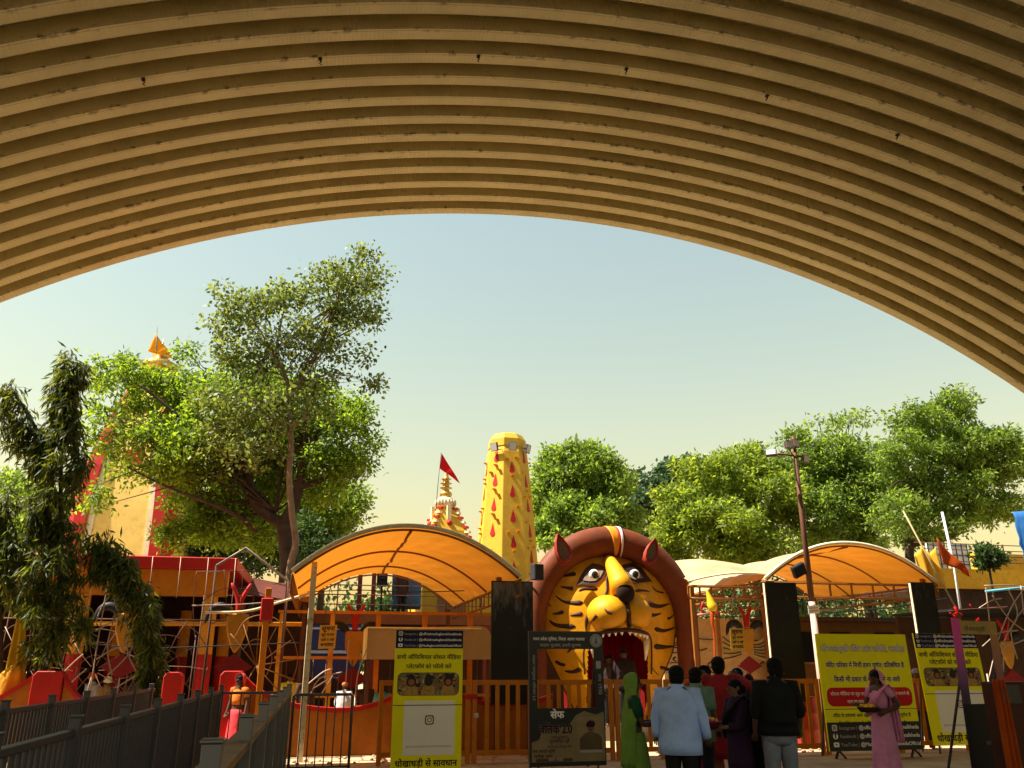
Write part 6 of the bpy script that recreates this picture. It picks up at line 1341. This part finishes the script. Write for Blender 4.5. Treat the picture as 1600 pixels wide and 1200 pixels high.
            def fn(u, v):
                path = catmull([(-.13, -.10, .98), (-.06, -.155, 1.12), (.05, -.165, 1.27), (.125, -.10, 1.40), (.14, .02, 1.455), (.135, .12, 1.38), (.12, .165, 1.15), (.12, .19, .85), (.13, .2, .55)], 6)
                p = path[min(len(path)-1, int(round(v*(len(path)-1))))]; wd = .17+.05*v
                q = p+Vector(((u-.5)*wd*1.2, 0, (u-.5)*wd*(.5 if v < .5 else .05))); q.y += .012*math.sin(u*22)*(1 if v > .5 else -1); return q
            o.grid(fn, 12, 48); lb(o, 'pallu', mm, thick=.008)
        elif kind == 'veil':                    # cloth over the head falling down the back
            mm, zl = P[1], P[2]; o = MB(); c = hc
            def fn(u, v):
                w0_ = max(0, (v-.3)/.7); a = PI*(.5+(u-.5)*(1.26-.36*min(1, w0_*1.6)))
                if v < .3:
                    b = (v/.3)*PI/2*1.05; rr_ = math.sin(b); return Vector((c.x+.118*math.cos(a)*max(rr_, .02), c.y+.02+.125*math.sin(a)*max(rr_, .02)-.02*(1-rr_), c.z+.055+.105*math.cos(b)))
                w_ = (v-.3)/.7; z = c.z+.05+(zl-c.z-.05)*w_; rx = float(np.interp(w_, (0, .12, .3, .45, 1), (.118, .098, .15, .215, .20))); ry = float(np.interp(w_, (0, .12, .3, .5, 1), (.125, .102, .135, .165, .19)))
                f = 1+.045*math.sin(u*34+ph)*min(1, w_*2); return Vector((c.x*(1-w_)+rx*f*math.cos(a), c.y+.02+ry*f*math.sin(a), z))
            o.grid(fn, 34, 26); lb(o, 'veil', mm, thick=.008)
        elif kind == 'tray':
            o = MB(); o.sm = True; o.lathe([(.0, 0), (.13, .0), (.17, .03), (.175, .035)], P[2], 18, cap=False); tr_ = lb(o, 'tray_t', P[1]); tr_.name = 'tray'
        elif kind == 'cap':
            o = MB(); c = hc; o.ell((c.x, c.y+.01, c.z+.07), (.098, .108, .075), 16, 9); lb(o, 'cap', P[1])
        elif kind == 'turban':
            o = MB(); c = hc
            for i in range(5): o.tube([(c.x+.092*math.cos(a_)*(1-.06*i), c.y+.01+.10*math.sin(a_)*(1-.06*i), c.z+.035+.024*i+.012*math.sin(a_+i)) for a_ in np.linspace(0, 2*PI, 17)], .026, 7)
            o.ell((c.x, c.y+.01, c.z+.10), (.085, .09, .06), 12, 7); lb(o, 'turban', P[1])
        elif kind == 'blouse':
            _, mm, slv = P; o = MB(); o.loft([(0, .005, 1.10, .150, .115), (0, .008, 1.2, .158, .122), (0, .01, 1.3, .168, .125), (0, .014, 1.39, .165, .10), (0, .015, 1.43, .12, .08), (0, .012, 1.455, .085, .07)], 24)
            for s_, sg in (('L', 1), ('R', -1)): e = Vector(A[s_][0]); s0_ = Vector((sg*.09*build, .013, 1.405)); s1_ = Vector((sg*.165*build, .013, 1.40)); o.tube([s0_, s1_, s1_.lerp(e, slv*.9)], [.07, .076, .056], 12)
            lb(o, 'blouse', mm)
    return t
BACK = PI
def face_cam(p): return math.atan2(p.x, -p.y)*-1 if False else math.atan2(-p.x, p.y)
def stand(px_, d): p = spot(px_, d); return p
# blue shirt man, back to the camera
p = stand(1056, 10.2); person('man seen from behind in pale blue long sleeved shirt and dark trousers', p, BACK+face_cam(p)+R(-4), 1.68, DSKIN, {'L': [(.26, .03, 1.14), (.27, -.03, .90)], 'R': [(-.27, .03, 1.14), (-.31, -.05, .89)]}, build=1.12,
    parts=[('shirt', fabric('pale_blue_cotton', (.33, .46, .85)), .76, .97, 1.22), ('trousers', fabric('black_trousers', (.012, .012, .014))), ('hair', HAIR), ('shoes', BLACK)])
# green shirt man beyond him
p = stand(1086, 11.6); person('man in grey green half sleeved shirt standing beyond the blue shirt', p, face_cam(p)+R(150), 1.66, DSKIN, build=1.05, parts=[('shirt', fabric('grey_green_cotton', (.13, .22, .17)), .8, .45, 1.15), ('trousers', fabric('navy_trousers', (.015, .016, .03))), ('hair', HAIR), ('shoes', BLACK)])
# red kurta man, arms raised
p = stand(1122, 12.6); person('man in dark red long kurta seen from behind raising both hands to his face', p, BACK+face_cam(p), 1.80, DSKIN, {'L': [(.42, -.10, 1.32), (.22, -.3, 1.50)], 'R': [(-.42, -.10, 1.32), (-.18, -.3, 1.5)]}, build=1.12,
    parts=[('shirt', fabric('dark_red_cotton', (.24, .014, .02)), .45, .95, 1.2, 'kurta'), ('trousers', fabric('rust_cotton', (.2, .05, .02))), ('hair', HAIR), ('shoes', BLACK)])
p = stand(1099, 14.2); person('woman in maroon clothes and dark veil left of the red kurta man', p, face_cam(p)+R(20), 1.66, SKIN, {'R': [(-.24, -.05, 1.15), (-.1, -.28, 1.2)]}, parts=[('skirt', fabric('maroon_sari', (.2, .015, .03)), 1.0, .24, .22, .03), ('blouse', fabric('maroon_sari', (0, 0, 0)), .7), ('pallu', fabric('maroon_sari', (0, 0, 0))), ('bun', HAIR), ('veil', fabric('dark_wine_veil', (.09, .012, .02)), .9)])
# black t shirt man
p = stand(1207, 10.4); person('man in black full sleeved top and grey faded jeans seen from behind', p, BACK+face_cam(p)+R(18), 1.77, DSKIN, {'L': [(.25, .02, 1.14), (.25, -.07, .88)], 'R': [(-.26, .0, 1.15), (-.27, -.12, .9)]}, build=1.1, head=(-.4, 0),
    parts=[('shirt', fabric('black_jersey', (.008, .009, .011)), .90, .62, 1.12), ('trousers', fabric('grey_denim', (.16, .17, .22))), ('hair', HAIR), ('shoes', BLACK)])
# woman with tray
p = stand(1146, 10.9); w1 = person('smiling woman in black and purple clothes and pale blue jeans carrying a red basket', p, face_cam(p)+R(-62), 1.53, SKIN, {'L': [(.22, -.10, 1.12), (.10, -.34, 1.10)], 'R': [(-.22, -.08, 1.14), (-.08, -.34, 1.10)]},
    parts=[('shirt', fabric('purple_black_cotton', (.028, .012, .035)), .55, .8, 1.2, 'kurta'), ('trousers', fabric('pale_blue_denim', (.2, .3, .5))), ('bun', HAIR), ('pallu', fabric('black_stole', (.01, .009, .011))), ('shoes', BLACK)])
def basket(label, who, off, col, fl):
    M = Matrix.Translation(who.location) @ Matrix.Rotation(who.rotation_euler.z, 4, 'Z'); c = M @ Vector(off); t = thing('offering_basket', label, 'basket', c)
    m = MB(); m.sm = True; m.lathe([(.0, -.045), (.12, -.045), (.165, .02), (.172, .03), (.16, .03), (.115, -.03)], c, 20, cap=False); m.build('basket', col, t, thick=.006)
    rr = random.Random(3); 
    for i in range(16): a = rr.random()*6.28; r_ = rr.random()**.5*.12; MB().ell(c+Vector((r_*math.cos(a), r_*math.sin(a), .03+.03*rr.random())), (.03, .03, .022), 7, 5).build('flower', fl[i % len(fl)], t)
MARI = mat('marigold', (0, 0, 0)); PINKF = mat('pink_flower', (.5, .05, .15), .7)
basket('red offering basket with yellow flowers carried by the woman in black', w1, (0, -.40, 1.03), mat('dark_red_basket', (.12, .01, .02), .5), (MARI, PINKF, MARI))
# green sari woman
GS = fabric('green_sari', (.14, .24, .04)); p = stand(988, 10.7); person('woman in light green sari with the end drawn over her head', p, face_cam(p)+R(98), 1.58, DSKIN, {'L': [(.20, -.06, 1.12), (.08, -.30, 1.14)], 'R': [(-.2, -.06, 1.12), (-.06, -.30, 1.12)]},
    parts=[('skirt', GS, 1.02, .25, .25, .028), ('blouse', fabric('dark_green_blouse', (.012, .06, .025)), .8), ('bun', HAIR), ('veil', GS, .62)])
# pink sari woman
PS = fabric('pink_sari', (.62, .24, .42)); p = stand(1366, 14.6); w2 = person('woman in pink sari holding a flower basket in front of the notice board', p, face_cam(p)+R(-38), 1.60, DSKIN, {'L': [(.36, .06, 1.16), (.17, -.20, 1.02)], 'R': [(-.24, -.06, 1.14), (-.22, -.36, 1.17)]}, build=1.08,
    parts=[('skirt', PS, 1.04, .23, .23, .03), ('blouse', PS, .55), ('pallu', PS), ('bun', HAIR), ('veil', PS, 1.12)])
basket('dark basket of orange flowers held by the woman in pink sari', w2, (.02, -.32, 1.03), mat('dark_basket', (.05, .02, .015), .6), (MARI,))
# people farther back
p = stand(378, 17.2); person('woman in bright pink red sari standing behind the barrier at left', p, face_cam(p)+R(-40), 1.52, DSKIN, parts=[('skirt', fabric('coral_sari', (.6, .05, .06)), 1.0, .25, .23, .03), ('blouse', fabric('orange_blouse', (.6, .16, .02)), .7), ('bun', HAIR), ('veil', fabric('coral_sari', (0, 0, 0)), .7)])
for (px_, d, H, rz, lb, prt) in (
    (951, 21.4, 1.62, 20, 'dim figure standing inside the tiger mouth at left', [('shirt', fabric('dim_grey_cotton', (.05, .03, .03)), .8, .5, 1.1), ('trousers', BLACK), ('hair', HAIR)]),
    (975, 21.2, 1.75, -10, 'dark figure standing inside the tiger mouth at right', [('shirt', fabric('dim_black_cotton', (.02, .012, .014)), .8, .9, 1.1), ('trousers', BLACK), ('hair', HAIR)]),
    (1151, 16.4, 1.62, 0, 'woman with light blue veil looking over the fence', [('skirt', fabric('dark_sari', (.03, .02, .05)), 1, .24, .22, .03), ('blouse', fabric('dark_sari', (0, 0, 0)), .8), ('bun', HAIR), ('veil', fabric('sky_blue_veil', (.12, .35, .55)), .9)]),
    (1167, 17.2, 1.5, 30, 'woman with pink head cloth behind the fence beside the blue veil', [('skirt', fabric('dark_sari', (0, 0, 0)), 1, .24, .22, .03), ('blouse', fabric('hot_pink', (.5, .03, .12)), .8), ('bun', HAIR), ('veil', fabric('hot_pink', (0, 0, 0)), 1.1)]),
    (1430, 19.3, 1.62, 10, 'person in grey cap between the two yellow boards', [('shirt', fabric('faded_red_cotton', (.25, .05, .05)), .8, .5, 1.1), ('trousers', BLACK), ('cap', fabric('grey_cap', (.22, .2, .26)))]),
    (172, 20.4, 1.42, 30, 'person with pale turban sitting low behind the railings at left', [('shirt', fabric('khaki_cotton', (.25, .16, .06)), .7, .8, 1.2), ('trousers', BLACK), ('turban', fabric('pale_turban', (.6, .62, .45)))]),
    (148, 20.8, 1.50, -60, 'person in white with an orange head cloth behind the railings', [('shirt', fabric('white_cotton', (.5, .48, .5)), .6, .9, 1.3), ('trousers', WHITE), ('turban', fabric('orange_headcloth', (.65, .13, .02)))]),
    (212, 20.4, 1.46, 170, 'dark haired person in brown seen from behind at left railings', [('shirt', fabric('brown_cotton', (.06, .03, .02)), .7, .8, 1.15), ('trousers', BLACK), ('hair', HAIR)]),
    (32, 19.9, 1.35, 40, 'stooping person in white clothes at the far left by the red slab', [('shirt', fabric('white_cotton', (0, 0, 0)), .6, .9, 1.25), ('trousers', WHITE), ('hair', HAIR)]),
    (541, 20.2, 1.32, 160, 'person in white shirt sitting behind the sagging red wall', [('shirt', fabric('white_cotton', (0, 0, 0)), .6, .7, 1.3), ('trousers', WHITE), ('cap', fabric('rust_cap', (.4, .14, .04)))]),
    (574, 20.6, 1.36, 10, 'dark clothed person behind the fence left of the banner', [('shirt', fabric('brown_cotton', (0, 0, 0)), .6, .7, 1.2), ('trousers', BLACK), ('hair', HAIR)]),
    (600, 20.0, 1.28, 175, 'person in teal shirt low behind the fence beside the banner', [('shirt', fabric('teal_cotton', (.1, .32, .3)), .6, .7, 1.2), ('trousers', BLACK), ('hair', HAIR)]),
    (480, 21.0, 1.5, 20, 'dark haired person behind the white pole', [('shirt', fabric('brown_cotton', (0, 0, 0)), .6, .7, 1.2), ('trousers', BLACK), ('hair', HAIR)]),
    (455, 21.5, 1.5, 20, 'person in yellow left of the white pole', [('shirt', fabric('yellow_cotton', (.6, .5, .03)), .6, .7, 1.2), ('trousers', BLACK), ('hair', HAIR)])):
    p = stand(px_, d); z = .32 if 'mouth' in lb else 0
    person(lb, (p.x, p.y, z), face_cam(p)+R(rz), H, DSKIN, parts=prt)
p = at(607, 940, 28.9); person('dark figure standing on the terrace under the canopy arch', (p.x+.4, 28.6, 3.2), R(30), 1.6, DSKIN, parts=[('shirt', fabric('brown_cotton', (0, 0, 0)), .7, .8, 1.15), ('trousers', BLACK), ('hair', HAIR)])

# ------------------------------------------------------------------ groups of repeats
GR = {'queue_railing': 'steel queue railings in the forecourt', 'crowd_barrier': 'short grey barriers between the railings', 'curved_wall': 'red coped curved walls', 'floodlight': 'floodlights round the yellow tower top',
      'arched_canopy': 'orange lined arched canopies', 'banner_stand': 'yellow social media banners', 'photo_frame_board': 'cut out photo frame boards', 'black_panel': 'tall black panels', 'hanging_emblem': 'horned shield emblems',
      'wire_trident': 'bent wire ornaments', 'placard': 'small yellow placards', 'ashoka_tree': 'drooping mast trees', 'background_tree': 'low trees behind the pavilion', 'temple_flag': 'pennants on the temple spires', 'offering_basket': 'baskets of flowers', 'overhead_cable': 'cables strung across the forecourt'}
for o in list(C.objects):
    if o.parent is None and not o.get('group'):
        k_ = re.sub(r'\.\d+$', '', o.name)
        if k_ in GR: o['group'] = GR[k_]
